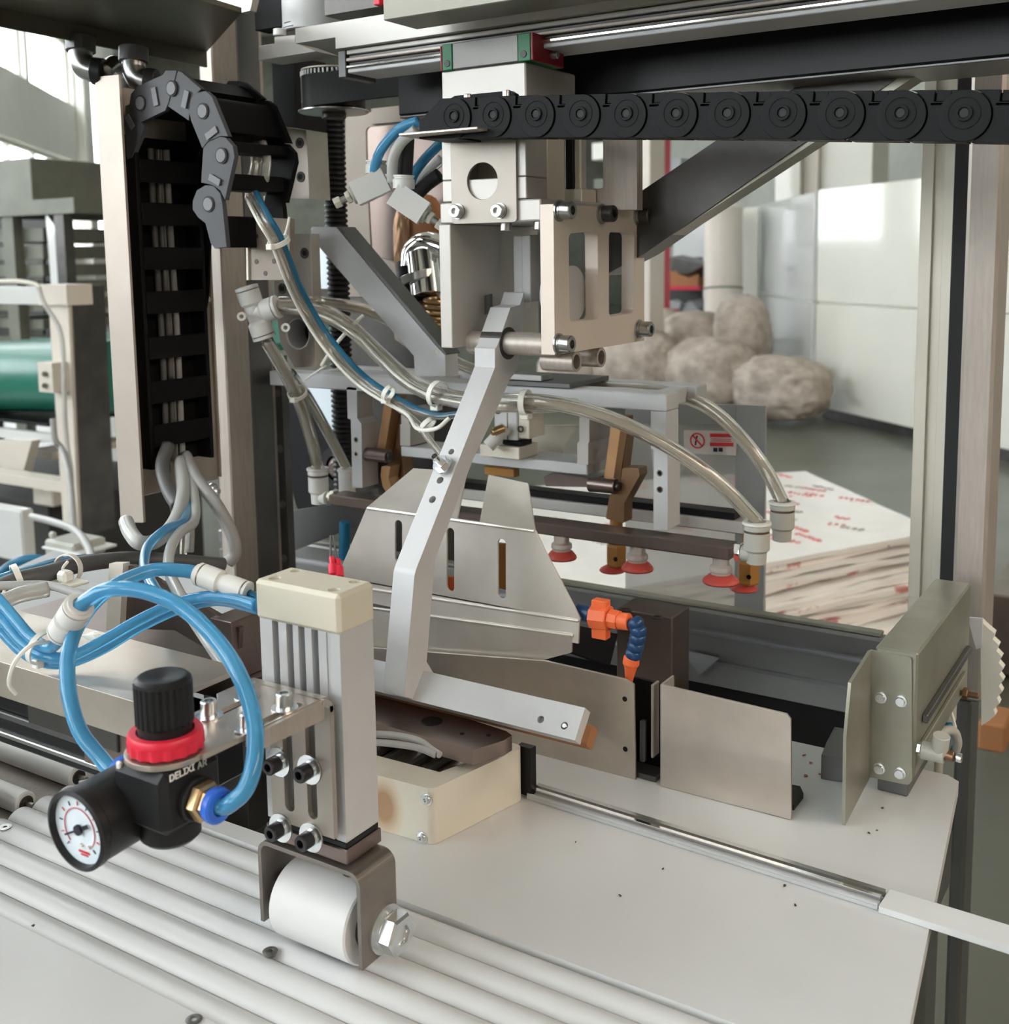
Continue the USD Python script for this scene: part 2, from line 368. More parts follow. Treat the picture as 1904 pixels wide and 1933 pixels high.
for k in range(4): struct('trim_%d' % (k + 2), in_wall(box(LL - 2.4 * k - 1.4, LL - 2.4 * k - 1.2, -16, -.05, 5.2, 5.74)), 'drab')

# ------------------------------------------------------------------ things standing in the hall
def yb(u, v, d): return P(u, v, d=d)[1]
def bbox(u0, v0, u1, v1, d, t, b=.004): return pbox('y', yb((u0 + u1) / 2, (v0 + v1) / 2, d), [(u0, v0), (u1, v1)], t, b)
# white cabinets at the right
pa = math.radians(138.6)
PA = P(1541, 788, z=-.8)
pd = np.array([math.cos(pa), math.sin(pa), 0])
def ps(u, o=PA, d=pd):
    r = ray(u, 500)[:2]; return np.linalg.solve(np.array([r, -d[:2]]).T, o[:2])[1]
hz = P(1541, 361, d=np.dot(R[2], PA - C))[2]
mz = P(1541, 570, d=np.dot(R[2], PA - C))[2]
t = Thing('white_cabinet', 'long glossy cream-white cabinet wall with a horizontal joint standing right of the sacks', 'cabinet')
e0, e1 = sorted((ps(1990), ps(1541)))
xs = [e0, e0 + (e1 - e0) * .37, e1]
sgn = 1 if (np.array([-pd[1], pd[0]]) @ PA[:2]) > 0 else -1
for a, b in zip(xs[:-1], xs[1:]):
    for c, d in ((-.72, mz - .006), (mz + .006, hz)):
        t.a('panel', in_wall(box(a + .006, b - .006, 0, sgn * .03, c, d, .003), PA, pa), 'panel_white')
t.a('carcass', in_wall(box(e0, e1, sgn * .031, sgn * .6, -.72, hz - .01), PA, pa), 'wall_paint')
t.a('plinth', in_wall(box(e0 + .05, e1 - .03, sgn * .06, sgn * .55, -.8, -.72), PA, pa), 'dark_steel')
t.end()
# end face turned towards the left
qa = math.radians(120); PE = PA + A([-.05, .02, 0]); qd = np.array([math.cos(qa), math.sin(qa), 0]); l1 = ps(1432, PE, qd)
t = Thing('white_cabinet', 'white cabinet end with a blue-grey sheen left of the long cream cabinet wall', 'cabinet')
a, b = sorted((0.0, l1))
for c, d in ((-.72, mz - .006), (mz + .006, hz - .01)): t.a('panel', in_wall(box(a + .02, b, 0, sgn * .03, c, d, .003), PE, qa), 'panel_grey')
t.a('carcass', in_wall(box(a + .05, b, sgn * .031, sgn * .06, -.8, hz - .02), PE, qa), 'wall_paint'); t.end()
# the hall's right side wall stands behind the cabinets and runs forward past the viewer
RO = PA + A([-pd[1], pd[0], 0]) * sgn * 4.2
struct('wall_right', in_wall(box(-8, 14, 0, sgn * .3, -.8, 6.2), RO, pa), 'wall_grey')
struct('unseen_wall_front', in_wall(box(-26.3, -26, -17, .3, -.8, 6.2)), 'wall_warm')  # unseen end wall, placed to close off sky and warm the reflections
struct('trim_8', in_wall(box(-26, 18, -17.3, -17, -.8, 6.2)), 'wall_warm')  # unseen long wall at right, placed to block sky and warm that side
# things further back
t = Thing('tall_cupboard', 'pale tall cupboards seen above the white cabinets under the dark brace', 'cupboard')
for u0, u1 in ((1464, 1506), (1508, 1539), (1541, 1568), (1570, 1636)): t.a('door', bbox(u0, 250, u1, 560, 10.5, .05), 'frame_paint' if u0 > 1500 else 'panel_white')
t.a('carcass', bbox(1466, 252, 1634, 760, 10.56, .6), 'wall_paint'); t.end()
m = rod(P(1365, 760, d=9.6), P(1365, 395, d=9.6), .165, 28)
t = Thing('round_tank', 'beige round tank with a seam standing behind the sacks', 'tank'); t.a('shell', m, 'frame_paint')
t.a('seam', rod(P(1365, 547, d=9.6), P(1365, 543, d=9.6), .168, 28), 'drab'); t.a('lid', rod(P(1365, 396, d=9.6), P(1365, 388, d=9.6), .172, 28), 'wall_paint'); t.end()
one('white_board', bbox(1270, 400, 1332, 640, 11.0, .05), 'panel_grey', 'upright white board leaning between the red post and the round tank', 'board')
one('white_board', bbox(1402, 392, 1428, 640, 9.9, .05), 'wall_paint', 'narrow white board between the round tank and the white cabinet end', 'board')
t = Thing('red_post', 'tall red steel post of a storage rack in the background', 'post')
t.a('post', bbox(1228, 150, 1253, 612, 9.2, .12), 'red_paint'); t.a('foot', bbox(1222, 585, 1258, 612, 9.15, .25), 'red_paint'); t.end()
t = Thing('storage_rack', 'dark storage rack with an orange tray and bundles right of the red post', 'rack')
t.a('shelf', bbox(1258, 540, 1320, 548, 10.2, .4), 'red_paint'); t.a('tray', bbox(1260, 512, 1318, 541, 10.25, .35), 'cork'); t.a('shelf', bbox(1258, 600, 1320, 606, 10.2, .4), 'drab')
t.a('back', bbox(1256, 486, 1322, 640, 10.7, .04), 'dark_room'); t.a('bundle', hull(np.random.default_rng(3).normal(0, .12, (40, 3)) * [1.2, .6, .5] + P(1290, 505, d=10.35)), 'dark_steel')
for k, (u, v) in enumerate(((1275, 588), (1300, 580), (1322, 592))): t.a('bundle', hull(np.random.default_rng(k).normal(0, .06, (30, 3)) + P(u, v, d=10.3)), 'grey_panel')
t.end()
rng = np.random.default_rng(11)
for k in range(7):
    u0 = 1120 + rng.uniform(-4, 4) + (k % 2) * 70
    one('stored_carton', bbox(u0, 270 + 34 * k, u0 + 95, 270 + 34 * k + 26, 11.5, .6), ('wall_paint', 'grey_panel', 'drab')[k % 3],
        '%s flat carton %s in the stack far behind the slotted side plate' % (('pale', 'grey', 'olive')[k % 3], ('topmost', 'second from top', 'third from top', 'in the middle', 'third from bottom', 'second from bottom', 'at the bottom')[k]), 'carton', 'far cartons')
one('beige_pillar', bbox(1200, 150, 1226, 640, 8.0, .25), 'frame_paint', 'beige upright pillar left of the red post', 'pillar')

# sacks: lumpy woven bags
def lump(c, r, seed, amp=.22, sc=3.0):
    m = trimesh.creation.icosphere(4, 1.0); v = m.vertices
    n = meshkit.fbm(v * sc + seed * 7.3, 4, seed) - .5; n2 = np.abs(meshkit.fbm(v * 6 + seed, 3, seed + 5) - .5)
    v = v * (1 + amp * n - .20 * n2)[:, None]; e = .85
    v = np.sign(v) * np.abs(v) ** e * A(r); m.vertices = v + A(c); return m
for (u, v, d, r, lab) in ((1472, 732, 7.7, (.36, .26, .23), 'fat tan sack lying at the right end of the pile beside the white cabinet'),
                          (1340, 705, 8.0, (.34, .27, .27), 'dusty tan sack in the middle of the pile below the round tank'),
                          (1205, 695, 8.3, (.36, .28, .30), 'pale dusty sack at the left of the pile behind the slotted side plate'),
                          (1400, 640, 8.35, (.22, .2, .34), 'brown sack standing upright against the white cabinet end'),
                          (1310, 640, 8.6, (.28, .24, .22), 'small pale sack on top of the pile under the round tank'),
                          (1090, 710, 8.6, (.32, .26, .28), 'tan sack half hidden behind the pivot housing'),
                          (1250, 630, 9.0, (.26, .22, .20), 'grey-brown sack on top of the pile below the red post')):
    c = P(u, v, d=d); c[2] = max(c[2], -.8 + r[2] * .85)
    t = Thing('sack', lab, 'sack'); s = int(u)
    t.a('bag', lump(c, r, s), 'sack', smooth=True)
    k = c + A([r[0] * .75, -r[1] * .1, r[2] * .35]); t.a('knot', lump(k, (.05, .05, .06), s + 1), 'sack', smooth=True); t.end()

# stack of printed plastic bags on the floor
rng = np.random.default_rng(5)
q = [P(940, 905, d=3.3), P(1500, 888, d=3.6), P(1712, 962, d=3.0), P(1760, 1250, d=1.95), P(1000, 1175, d=2.2)]
zt = -.33
t = Thing('bag_stack', 'stack of white plastic bags printed in red lying behind the machine', 'stack of bags', kind='stuff') if False else Thing('bag_stack', 'tall stack of white plastic bags printed in red lying behind the machine', 'stack of bags')
def sheet(corn, z, seed, amp):
    n = 26; a, b, c, d = corn; g = []
    for i in range(n + 1):
        for j in range(n + 1):
            s, w = i / n, j / n; p = (a * (1 - s) + b * s) * (1 - w) + (d * (1 - s) + c * s) * w; g.append([p[0], p[1], z])
    g = A(g); e = (meshkit.fbm(g * [9, 9, 1] + seed, 3, seed) - .5); g[:, 2] += e * amp
    f = []
    for i in range(n):
        for j in range(n): k = i * (n + 1) + j; f += [[k, k + n + 1, k + n + 2], [k, k + n + 2, k + 1]]
    up = trimesh.Trimesh(g, f, process=False); lo = up.copy(); lo.vertices = lo.vertices - [0, 0, .012]; lo.invert()
    bd = [i * (n + 1) for i in range(n + 1)] + [n * (n + 1) + j for j in range(1, n + 1)] + [i * (n + 1) + n for i in range(n - 1, -1, -1)] + [j for j in range(n - 1, 0, -1)]
    N = len(g); sf = []
    for k in range(len(bd)):
        x, y = bd[k], bd[(k + 1) % len(bd)]; sf += [[x, y, N + y], [x, N + y, N + x]]
    m = trimesh.Trimesh(np.vstack([up.vertices, lo.vertices]), np.vstack([up.faces, lo.faces + N, sf]), process=False); m.fix_normals(); return m
B0 = [P(800, 930, z=zt)[:2], P(1505, 890, z=zt)[:2], P(1760, 1000, z=zt)[:2], P(1080, 1130, z=zt)[:2]]
for k in range(32):
    z = -.795 + .0145 * (k + 1)
    g = .62 * (1 - k / 31) ** 1.1
    out = A([.10, -.95]); cs = [b + rng.normal(0, .02, 2) for b in B0]; cs = [A(c) for c in cs]
    cs[2] = cs[2] + out * g * .75; cs[3] = cs[3] + out * g * .75
    t.a('bag', sheet(cs, z, k, .006 if k == 31 else .02), 'film_print' if k % 3 == 0 else 'film', label='printed top bag' if k == 31 else None)
    if k % 3 == 1:
        e = cs[3] + (cs[2] - cs[3]) * rng.uniform(.05, .8)
top = t
TZ = -.795 + .0145 * 32
for k in range(64):                # groups of short printed strokes
    s, w = rng.uniform(.1, .97), rng.uniform(.03, .85); p = (B0[0] * (1 - s) + B0[1] * s) * (1 - w) + (B0[3] * (1 - s) + B0[2] * s) * w
    an = rng.uniform(-.7, .1); dx = A([math.cos(an), math.sin(an)]); dn = A([-dx[1], dx[0]]); ss = []
    for q in range(int(rng.integers(3, 7))):
        o = p + dx * q * .016; ss.append(LineString([o + dn * rng.uniform(-.009, 0), o + dx * rng.uniform(0, .009) + dn * rng.uniform(.002, .010)]).buffer(rng.uniform(.0018, .0038)))
    t.a('print_mark', extr('z', TZ + .0005, unary_union(ss), .0035), 'film_red' if k % 4 else 'film_grey')
t.end()

# left: neighbouring conveyor with its painted frame, seen past the machine's column
t = Thing('conveyor', 'green belt conveyor of the neighbouring machine behind the beige frame', 'conveyor')
y0 = yb(40, 700, 3.4)
c0, c1 = P(-160, 700, y=y0 + .12), P(225, 690, y=y0 + .12)
t.a('belt', cat(rod(c0 + A([0, 0, -.03]), c1 + A([0, 0, -.03]), .11, 36), box(c0[0], c1[0], c0[1], c0[1] + 2.0, c0[2] + .055, c0[2] + .08)), 'belt_green')
t.a('guard', pbox('y', y0 - .02, [(-160, 790), (100, 838)], .02), 'panel_grey'); t.a('guard', slab('y', y0 - .05, [(-160, 832), (60, 832), (40, 905), (-160, 915)], .03), 'frame_paint')
t.a('side_rail', pbox('y', y0 + .1, [(52, 848), (100, 868)], .3), 'frame_paint'); t.a('drip_tray', pbox('y', y0 + .02, [(-160, 778), (90, 800)], .3), 'black_alu'); t.end()
t = Thing('conveyor_stand', 'beige painted frame of square tube standing in front of the green conveyor', 'frame')
y0 = yb(110, 700, 3.0)
t.a('top_beam', pbox('y', y0, [(-200, 540), (128, 576)], .06), 'panel_grey'); t.a('corner_block', pbox('y', y0 - .012, [(70, 537), (127, 577)], .08), 'frame_paint')
t.a('upright', slab('y', y0 - .001, [(92, 577), (129, 577), (148, 1000), (120, 1000)], .07), 'frame_paint'); t.a('upright', slab('y', y0 + .01, [(129, 540), (137, 540), (160, 1010), (148, 1010)], .10), 'dark_steel')
t.a('cross_beam', pbox('y', y0 + .01, [(-200, 880), (122, 912)], .06), 'frame_paint')
t.a('switch_box', pbox('y', y0 - .05, [(70, 684), (101, 742)], .06), 'frame_paint')
for v in (706, 728): t.a('button', rod(P(84, v, y=y0 - .05), P(84, v, y=y0 - .058), .007), 'drab')
t.end()
one('cable', hose(hp((72, 540, 2.9), (85, 575, 2.9), (112, 620, 2.9), (120, 680, 2.9), (122, 780, 2.9), (128, 850, 2.9), (135, 900, 2.85), (133, 1000, 2.8)), .006), 'grey_tube', 'pale cable clipped down the beige upright of the neighbouring frame', 'cable')
one('cable', hose(hp((-20, 532, 2.9), (30, 531, 2.9), (60, 535, 2.9), (76, 542, 2.9)), .006), 'nylon', 'white cable lying on the beige top beam of the neighbouring frame', 'cable')
one('cable', hose(hp((100, 790, 2.9), (104, 830, 2.9), (118, 850, 2.9), (132, 905, 2.8), (140, 1000, 2.7)), .008), 'grey_cable', 'grey cable hanging loose beside the switch box', 'cable')
# trays rack far left
t = Thing('tray_rack', 'olive drying rack with stacked trays below the hall windows', 'rack')
y0 = yb(60, 480, 6.0)
for u in (-40, 22, 118): t.a('upright', pbox('y', y0, [(u, 395), (u + 12, 860)], .06), 'drab' if u == 22 else 'dark_steel')
t.a('top', pbox('y', y0 - .02, [(-60, 385), (140, 402)], .9), 'drab')
for k in range(6): t.a('tray', pbox('y', y0 + .06, [(-40, 435 + 33 * k), (82, 456 + 33 * k)], .7), 'drab'); t.a('shadow_gap', pbox('y', y0 + .5, [(34, 456 + 33 * k), (82, 468 + 33 * k)], .02), 'dark_steel')  # dark bars paint in the shade between the stacked trays
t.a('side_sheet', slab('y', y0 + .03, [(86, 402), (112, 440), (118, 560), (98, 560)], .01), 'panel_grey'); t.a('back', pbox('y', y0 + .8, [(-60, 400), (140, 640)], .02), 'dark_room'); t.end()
one('machine_hood', bbox(-60, 308, 62, 385, 7.5, 1.0), 'drab', 'olive hood of a machine in front of the lower hall windows', 'hood')
# clutter under the neighbouring frame
one('white_box', bbox(-60, 947, 46, 1064, 2.3, .03), 'panel_grey', 'brightly lit white box at the left edge above the blue hoses', 'box')
t = Thing('junction_box', 'small grey junction box under the beige frame left of the machine column', 'box')
t.a('body', bbox(82, 1018, 140, 1060, 2.0, .07), 'fitting_grey'); t.a('lid', bbox(78, 1036, 150, 1046, 1.99, .08), 'white_plastic'); t.a('knob', bbox(90, 1004, 100, 1018, 2.0, .01), 'fitting_grey'); t.end()
one('cable', hose(hp((60, 975, 2.2), (100, 985, 2.1), (140, 1000, 2.0), (165, 1030, 1.9), (178, 1070, 1.8)), .007), 'grey_cable', 'grey cable drooping past the junction box', 'cable')
one('cable', hose(hp((-10, 1090, 1.9), (30, 1062, 1.9), (70, 1055, 1.9), (110, 1068, 1.9)), .008), 'blue_dark', 'dark blue hose loop behind the cable ties at the left edge', 'hose')
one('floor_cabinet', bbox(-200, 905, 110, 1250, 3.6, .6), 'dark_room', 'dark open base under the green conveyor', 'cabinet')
one('floor_cabinet', bbox(60, 915, 100, 958, 3.3, .2), 'frame_paint', 'small beige box hanging in the dark base of the conveyor', 'box')
# ------------------------------------------------------------------ work table
prof = [(.10, -.010), (.10, 0), (.3475, 0), (.3475, -.0055), (.4782, -.0055), (.4782, 0), (.82, 0), (.82, -.010)]
tb = extr('x', -.72, Polygon(prof).buffer(0), .9)
outline = Polygon([(-.676, .10), (-.676, .478), (-.668, .49), (-.500, .492), (-.500, .80), (-.145, .8035), (-.1365, .797), (-.062, .10)])
ol = extr('z', -.02, outline, .04)
t = Thing('work_table', 'white plastic table sheet with a band of rounded ribs along its front', 'table')
t.a('sheet', trimesh.boolean.intersection([tb, ol], engine='manifold'), 'table_white')
for k in range(7):
    y0 = .3477 + .01862 * k; q = [(y0, -.0054)] + [(y0 + .0184 * s, -.0052 + .0054 * math.sin(math.pi * min(.03 + .97 * s, 1)) ** .62) for s in np.linspace(.0, 1, 15)] + [(y0 + .0184, -.0054)]
    t.a('rib', trimesh.boolean.intersection([extr('x', -.72, Polygon(q).buffer(0), .9), ol], engine='manifold'), 'table_white')
for u, v in ((10, 1563), (510, 1797), (366, 1926), (500, 1452)):
    p = P(u, v, z=0); p[2] = .0003 if v < 1600 else .0
    t.a('countersunk_screw', lathe(p - A([0, 0, .002]), (0, 0, 1), [(.003, 0), (.0042, .0026), (.0024, .0028), (.0014, .0026), (.0013, .0008)], 20), 'steel' if v > 1500 else 'brown_steel')
t.end()
rng = np.random.default_rng(2)
t = Thing('table_stand', 'dark steel frame carrying the white table sheet', 'frame')
t.a('side_rail', box(-.165, -.139, .62, .795, -.075, -.0105), 'dark_alu'); t.a('side_rail', extr('z', -.0105, Polygon([(-.140, .12), (-.140, .619), (-.119, .619), (-.064, .12)]), -.06), 'dark_steel')
t.a('back_rail', box(-.52, -.14, .74, .79, -.075, -.0105), 'dark_alu'); t.a('front_rail', box(-.66, -.16, .12, .17, -.075, -.0105), 'dark_alu'); t.a('left_rail', box(-.66, -.62, .17, .46, -.075, -.0105), 'dark_alu')
for x, y in ((-.165, .77), (-.12, .20), (-.62, .2), (-.47, .765)): t.a('leg', box(x - .02, x + .02, y - .02, y + .02, -.80, -.075, .002), 'dark_alu')
t.end()
rng = np.random.default_rng(21)
def crumbs(spots, r):
    ms = []
    for u, v in spots: p = P(u, v, z=.0006); ms.append(hull(p + rng.normal(0, 1, (14, 3)).clip(-1.2, 1.2) * [r, r, .0005]))
    return cat(*ms)
one('crumbs', crumbs([(1332, 1604), (1500, 1708), (1665, 1525), (1655, 1566), (1640, 1572), (1088, 1590), (1170, 1690), (1250, 1640), (62, 1747), (1480, 1672)], .0007), 'dark_steel', 'tiny dark specks scattered on the white table sheet', 'crumbs', kind='stuff')
one('crumbs', crumbs([(1521, 1464), (1548, 1462), (1566, 1463), (1578, 1464), (1518, 1426), (1530, 1440)], .0011), 'rust', 'rusty orange crumbs on the table between ramp plate and stop bracket', 'crumbs', kind='stuff')
# guide rail and flat white strip on the table
ra0, ra1 = P(1006, 1492, z=.003), P(1664, 1697, z=.003); rd = (ra1 - ra0); rd /= np.linalg.norm(rd); rn = np.array([-rd[1], rd[0], 0])
def along(a, b, w0, w1, z0, z1, c=.0004):
    q = []
    for p in (a, b):
        for w in (w0 + c, w1 - c):
            for z in (z0, z1): q.append(p + rn * w + A([0, 0, z]) - A([0, 0, p[2]]))
    return hull(q)
t = Thing('guide_rail', 'polished aluminium guide rail lying across the white table', 'rail')
t.a('base', along(ra0, ra1, -.0085, .0085, .0002, .0025), 'alu'); t.a('track', along(ra0, ra1, -.0040, -.0005, .0025, .0062), 'chrome'); t.a('lip', along(ra0, ra1, .0030, .0075, .0025, .0055), 'steel'); t.a('lip', along(ra0, ra1, -.0082, -.0060, .0025, .0040), 'alu'); t.end()
one('edge_strip', along(ra1 + rd * .0012, ra1 + rd * .25, -.0105, .0115, .0002, .0042), 'white_plastic', 'flat white plastic strip running past the table edge at the right', 'strip')

# ------------------------------------------------------------------ roller conveyor at the left
for k, (y, x1) in enumerate(((.452, -.700), (.498, -.703), (.547, -.578))):
    t = Thing('conveyor_roller', ('white conveyor roller at the left edge, nearest the table', 'white conveyor roller at the left edge, behind the nearest one', 'white conveyor roller glimpsed behind the pressure regulator')[k], 'roller', 'conveyor rollers')
    t.a('tube', rod((-1.1, y, -.012), (x1, y, -.012), .0085, 26, .0012), 'roller_bright'); t.a('end_cap', rod((x1 - .001, y, -.012), (x1 + .0008, y, -.012), .0056, 20), 'dark_steel'); t.a('axle', rod((x1, y, -.012), (x1 + .009, y, -.012), .0022, 12), 'steel'); t.end()
t = Thing('conveyor_bed', 'steel bed plate with screw holes between the white conveyor rollers', 'plate')
g = Polygon([(-1.1, .40), (-.682, .40), (-.682, .60), (-.53, .60), (-.53, .515), (-.49, .515), (-.49, .66), (-1.1, .66)])
t.a('plate', extr('z', -.034, g, -.004), 'brushed'); 
for x, y in ((-.716, .472), (-.728, .466), (-.690, .478)): t.a('bolt', rod((x, y, -.034), (x, y, -.030), .0032, 16), 'zinc')
for y in (.475, .522, .570): t.a('ledge', box(-1.1, -.69, y - .012, y - .0105, -.034, -.021), 'brown_steel')
t.end()

# ------------------------------------------------------------------ front press cylinder with its roller
X0, X1, Y0 = -.4196, -.3625, .4095
t = Thing('press_cylinder', 'square aluminium air cylinder with a cream cap standing over the white roller', 'cylinder')
gx = [X0 + .0005, X1 - .0005]; yb_ = .4365
body = Polygon([(X0 + .001, Y0 + .001), (X1 - .001, Y0 + .001), (X1 - .001, yb_), (X0 + .001, yb_)])
for f in (.21, .385, .53, .69): x = X0 + (X1 - X0) * f; body = body.difference(Polygon([(x - .0022, Y0 - .01), (x + .0022, Y0 - .01), (x + .0022, Y0 + .011), (x - .0022, Y0 + .011)]))
body = body.difference(Polygon([(X1 - .010, Y0 - .01), (X1 - .0075, Y0 - .01), (X1 - .0075, Y0 + .0015), (X1 - .010, Y0 + .0015)]))
t.a('body', extr('z', .0728, body, .112), 'alu')
capb = box(X0 - .0006, X1 + .0006, Y0 - .0008, yb_ + .0006, .1832, .2045, .002)
hx = [(X0 + .008, Y0 + .006), (X1 - .008, Y0 + .006), (X0 + .008, yb_ - .005), (X1 - .008, yb_ - .005)]
cp = capb
for x, y in hx: cp = trimesh.boolean.difference([cp, rod((x, y, .19), (x, y, .21), .0030, 18, 0)], engine='manifold')
t.a('cap', cp, 'cream')
for x, y in hx: t.a('cap_screw', screw_mesh((x, y, .192), (0, 0, 1), .0027, .005, 14), 'black_screw')
t.a('base_gasket', box(X0 + .001, X1 - .001, Y0 + .001, yb_, .0692, .0728), 'black_alu'); t.a('foot', box(X0, X1, Y0, yb_ + .001, .0612, .0692), 'brown_steel')
t.a('sensor_nut', rod((X0 - .004, Y0 + .012, .186), (X0, Y0 + .012, .186), .0025, 12), 'nylon'); t.a('sensor_nut', rod((X0 - .003, Y0 + .012, .176), (X0, Y0 + .012, .176), .002, 12), 'chrome'); t.end()
t = Thing('press_roller', 'white roller in a bent steel fork under the press cylinder', 'roller')
fz = .0600; fx0, fx1 = -.4240, -.3525
g = LineString([(fx0 + .0012, .012), (fx0 + .0012, fz - .0012), (fx1 - .0012, fz - .0012), (fx1 - .0012, .010)]).buffer(.0055).buffer(-.0043, cap_style='flat')
line = [(fx0 + .0012, .0125)] + [(fx0 + .0072 - .006 * math.cos(a), fz - .0072 + .006 * math.sin(a)) for a in np.linspace(0, math.pi / 2, 6)] + [(fx1 - .0072 + .006 * math.sin(a), fz - .0072 + .006 * math.cos(a)) for a in np.linspace(0, math.pi / 2, 6)] + [(fx1 - .0012, .008)]
t.a('fork', fold('y', .4070, .4360, line, .0024), 'fork_steel')
ry, rz, rr = .4250, .0217, .0215
t.a('tyre', lathe((-.4150, ry, rz), (1, 0, 0), [(.0105, 0), (rr - .001, 0), (rr, .001), (rr, .0525), (rr - .001, .0535), (.0125, .0535), (.0125, .0510), (.006, .0510)], 56, cap=False), 'roller_white')
t.a('bearing', ringm((-.3635, ry, rz), (-.3612, ry, rz), .0118, .0062, 32), 'steel'); t.a('axle', rod((-.427, ry, rz), (-.3415, ry, rz), .0050, 24), 'zinc'); t.a('spacer', rod((-.3612, ry, rz), (-.3555, ry, rz), .0072, 24), 'zinc')
t.a('washer', ringm((-.3525, ry, rz), (-.3506, ry, rz), .0128, .0052, 32), 'zinc'); t.a('spring_washer', ringm((-.3506, ry, rz), (-.3482, ry, rz), .0098, .0052, 28), 'zinc')
t.a('hex_nut', lathe((-.3482, ry, rz), (1, 0, 0), [(.0108, 0), (.0112, .0012), (.0112, .0072), (.0100, .0086), (.0056, .0086), (.0053, .004)], 6), 'zinc', smooth=20)
t.a('socket_screw', screw_mesh((-.3665, .417, fz - .0026), (0, 0, -1), .0050, .005), 'black_screw'); t.end()

# ------------------------------------------------------------------ bracket that carries cylinder and regulator
t = Thing('mount_bracket', 'bent steel bracket with slotted leg bolted to the front of the press cylinder', 'bracket')
bz = .1530
def zuv(*q): return [tuple(P(u, v, z=bz)[:2]) for u, v in q]
plate = unary_union([Polygon([(-.4180, .4035), (-.3672, .4035), (-.3700, .3250), (-.4070, .3250), (-.4110, .372), (-.4180, .378)]), Point(-.3893, .3212).buffer(.0182, quad_segs=12)])
holes = [LineString([(-.3985, .356), (-.3985, .384)]).buffer(.0028), LineString([(-.3725, .350), (-.3725, .388)]).buffer(.0028)]
for h in holes: plate = plate.difference(h)
t.a('top_plate', extr('z', bz - .0025, plate, .0025), 'steel_sheet')
leg = Polygon([(-.4080, .0775), (-.3655, .0775), (-.3655, .1480), (-.4080, .1480)])
for x in (-.3955, -.3795): leg = leg.difference(LineString([(x, .088), (x, .138)]).buffer(.0033))
t.a('slotted_leg', extr('y', .4035, leg, .0030), 'satin_steel')
bend = [(.4050 - .006 + .006 * math.sin(a), bz - .00125 - .006 + .006 * math.cos(a)) for a in np.linspace(0, math.pi / 2, 6)]
t.a('bend', fold('x', -.4080, -.3655, [(.3985, bz - .00125)] + bend + [(.4050, .1465)], .0025), 'steel_sheet')
t.a('gusset', slab('x', -.3658, [(470, 1392), (612, 1322), (612, 1358), (500, 1412), (470, 1412)], -.0022), 'brushed')
for k, (u, v) in enumerate(((395, 1353), (467, 1316), (537, 1338), (470, 1377))):
    p = P(u, v, z=bz); screw(t, p, (0, 0, 1), .0040, .0062, 'zinc', washer=.0066, spring=True)
for u, v in ((527, 1438), (585, 1452), (531, 1562), (588, 1580)):
    p = P(u, v, y=.4033); screw(t, p, (0, -1, 0), .0043, .0065, 'black_screw', washer=.0078, wmat='zinc', spring=True)
t.end()
# long steel beam behind the regulator
t = Thing('cross_beam', 'long flat beige steel beam behind the pressure regulator', 'beam')
t.a('top_channel', extr('x', -.95, Polygon([(.3545, .1295), (.3545, .1500), (.4165, .1500), (.4165, .1295), (.4140, .1295), (.4140, .1472), (.3570, .1472), (.3570, .1295)]), .5100), 'steel_sheet')
t.a('stop_plate', box(-.545, -.47, .3565, .362, .1175, .1290), 'dark_steel'); t.end()
t = Thing('linear_actuator', 'black rodless actuator under the beige steel beam', 'actuator')
t.a('body', box(-1.0, -.435, .366, .412, .092, .129, .002), 'black_alu'); t.a('slide_strip', box(-1.0, -.435, .363, .366, .110, .114), 'dark_alu'); t.a('slide_strip', box(-1.0, -.44, .364, .367, .098, .101), 'steel')
t.a('carriage', box(-.50, -.44, .358, .366, .105, .128), 'brown_steel'); t.a('foot', box(-1.0, -.70, .374, .405, -.8, .092), 'dark_steel'); t.end()
t = Thing('steel_channel', 'dark brown steel channel behind the blue hoses', 'channel')
a = P(207, 1066, y=.505); b = P(452, 1245, y=.505)
t.a('web', slab('y', .505, [(205, 1068), (250, 1068), (452, 1186), (448, 1246), (390, 1225), (330, 1190), (215, 1185)], .004), 'brown_steel')
t.a('flange', slab('y', .500, [(206, 1064), (232, 1064), (226, 1190), (200, 1190)], .006), 'frame_paint'); t.a('end_block', box(-.556, -.536, .50, .56, .094, .135), 'brown_steel')
t.a('base_strip', box(-.80, -.53, .50, .60, .082, .094), 'brown_steel'); t.a('post', box(-.60, -.56, .53, .57, -.034, .082), 'dark_steel'); t.end()
t = Thing('cover_plate', 'large grey cover plate behind the blue hoses at the foot of the column', 'plate')
zc_ = P(160, 1052, y=.80)[2]; t.a('plate', extr('x', -1.15, Polygon([(.62, zc_ - .05), (.62, zc_ - .03), (.80, zc_), (.80, zc_ - .005), (.622, zc_ - .035), (.622, zc_ - .05)]), .60), 'panel_tint'); t.a('leg', box(-.70, -.66, .63, .67, -.8, zc_ - .05), 'dark_alu'); t.end()

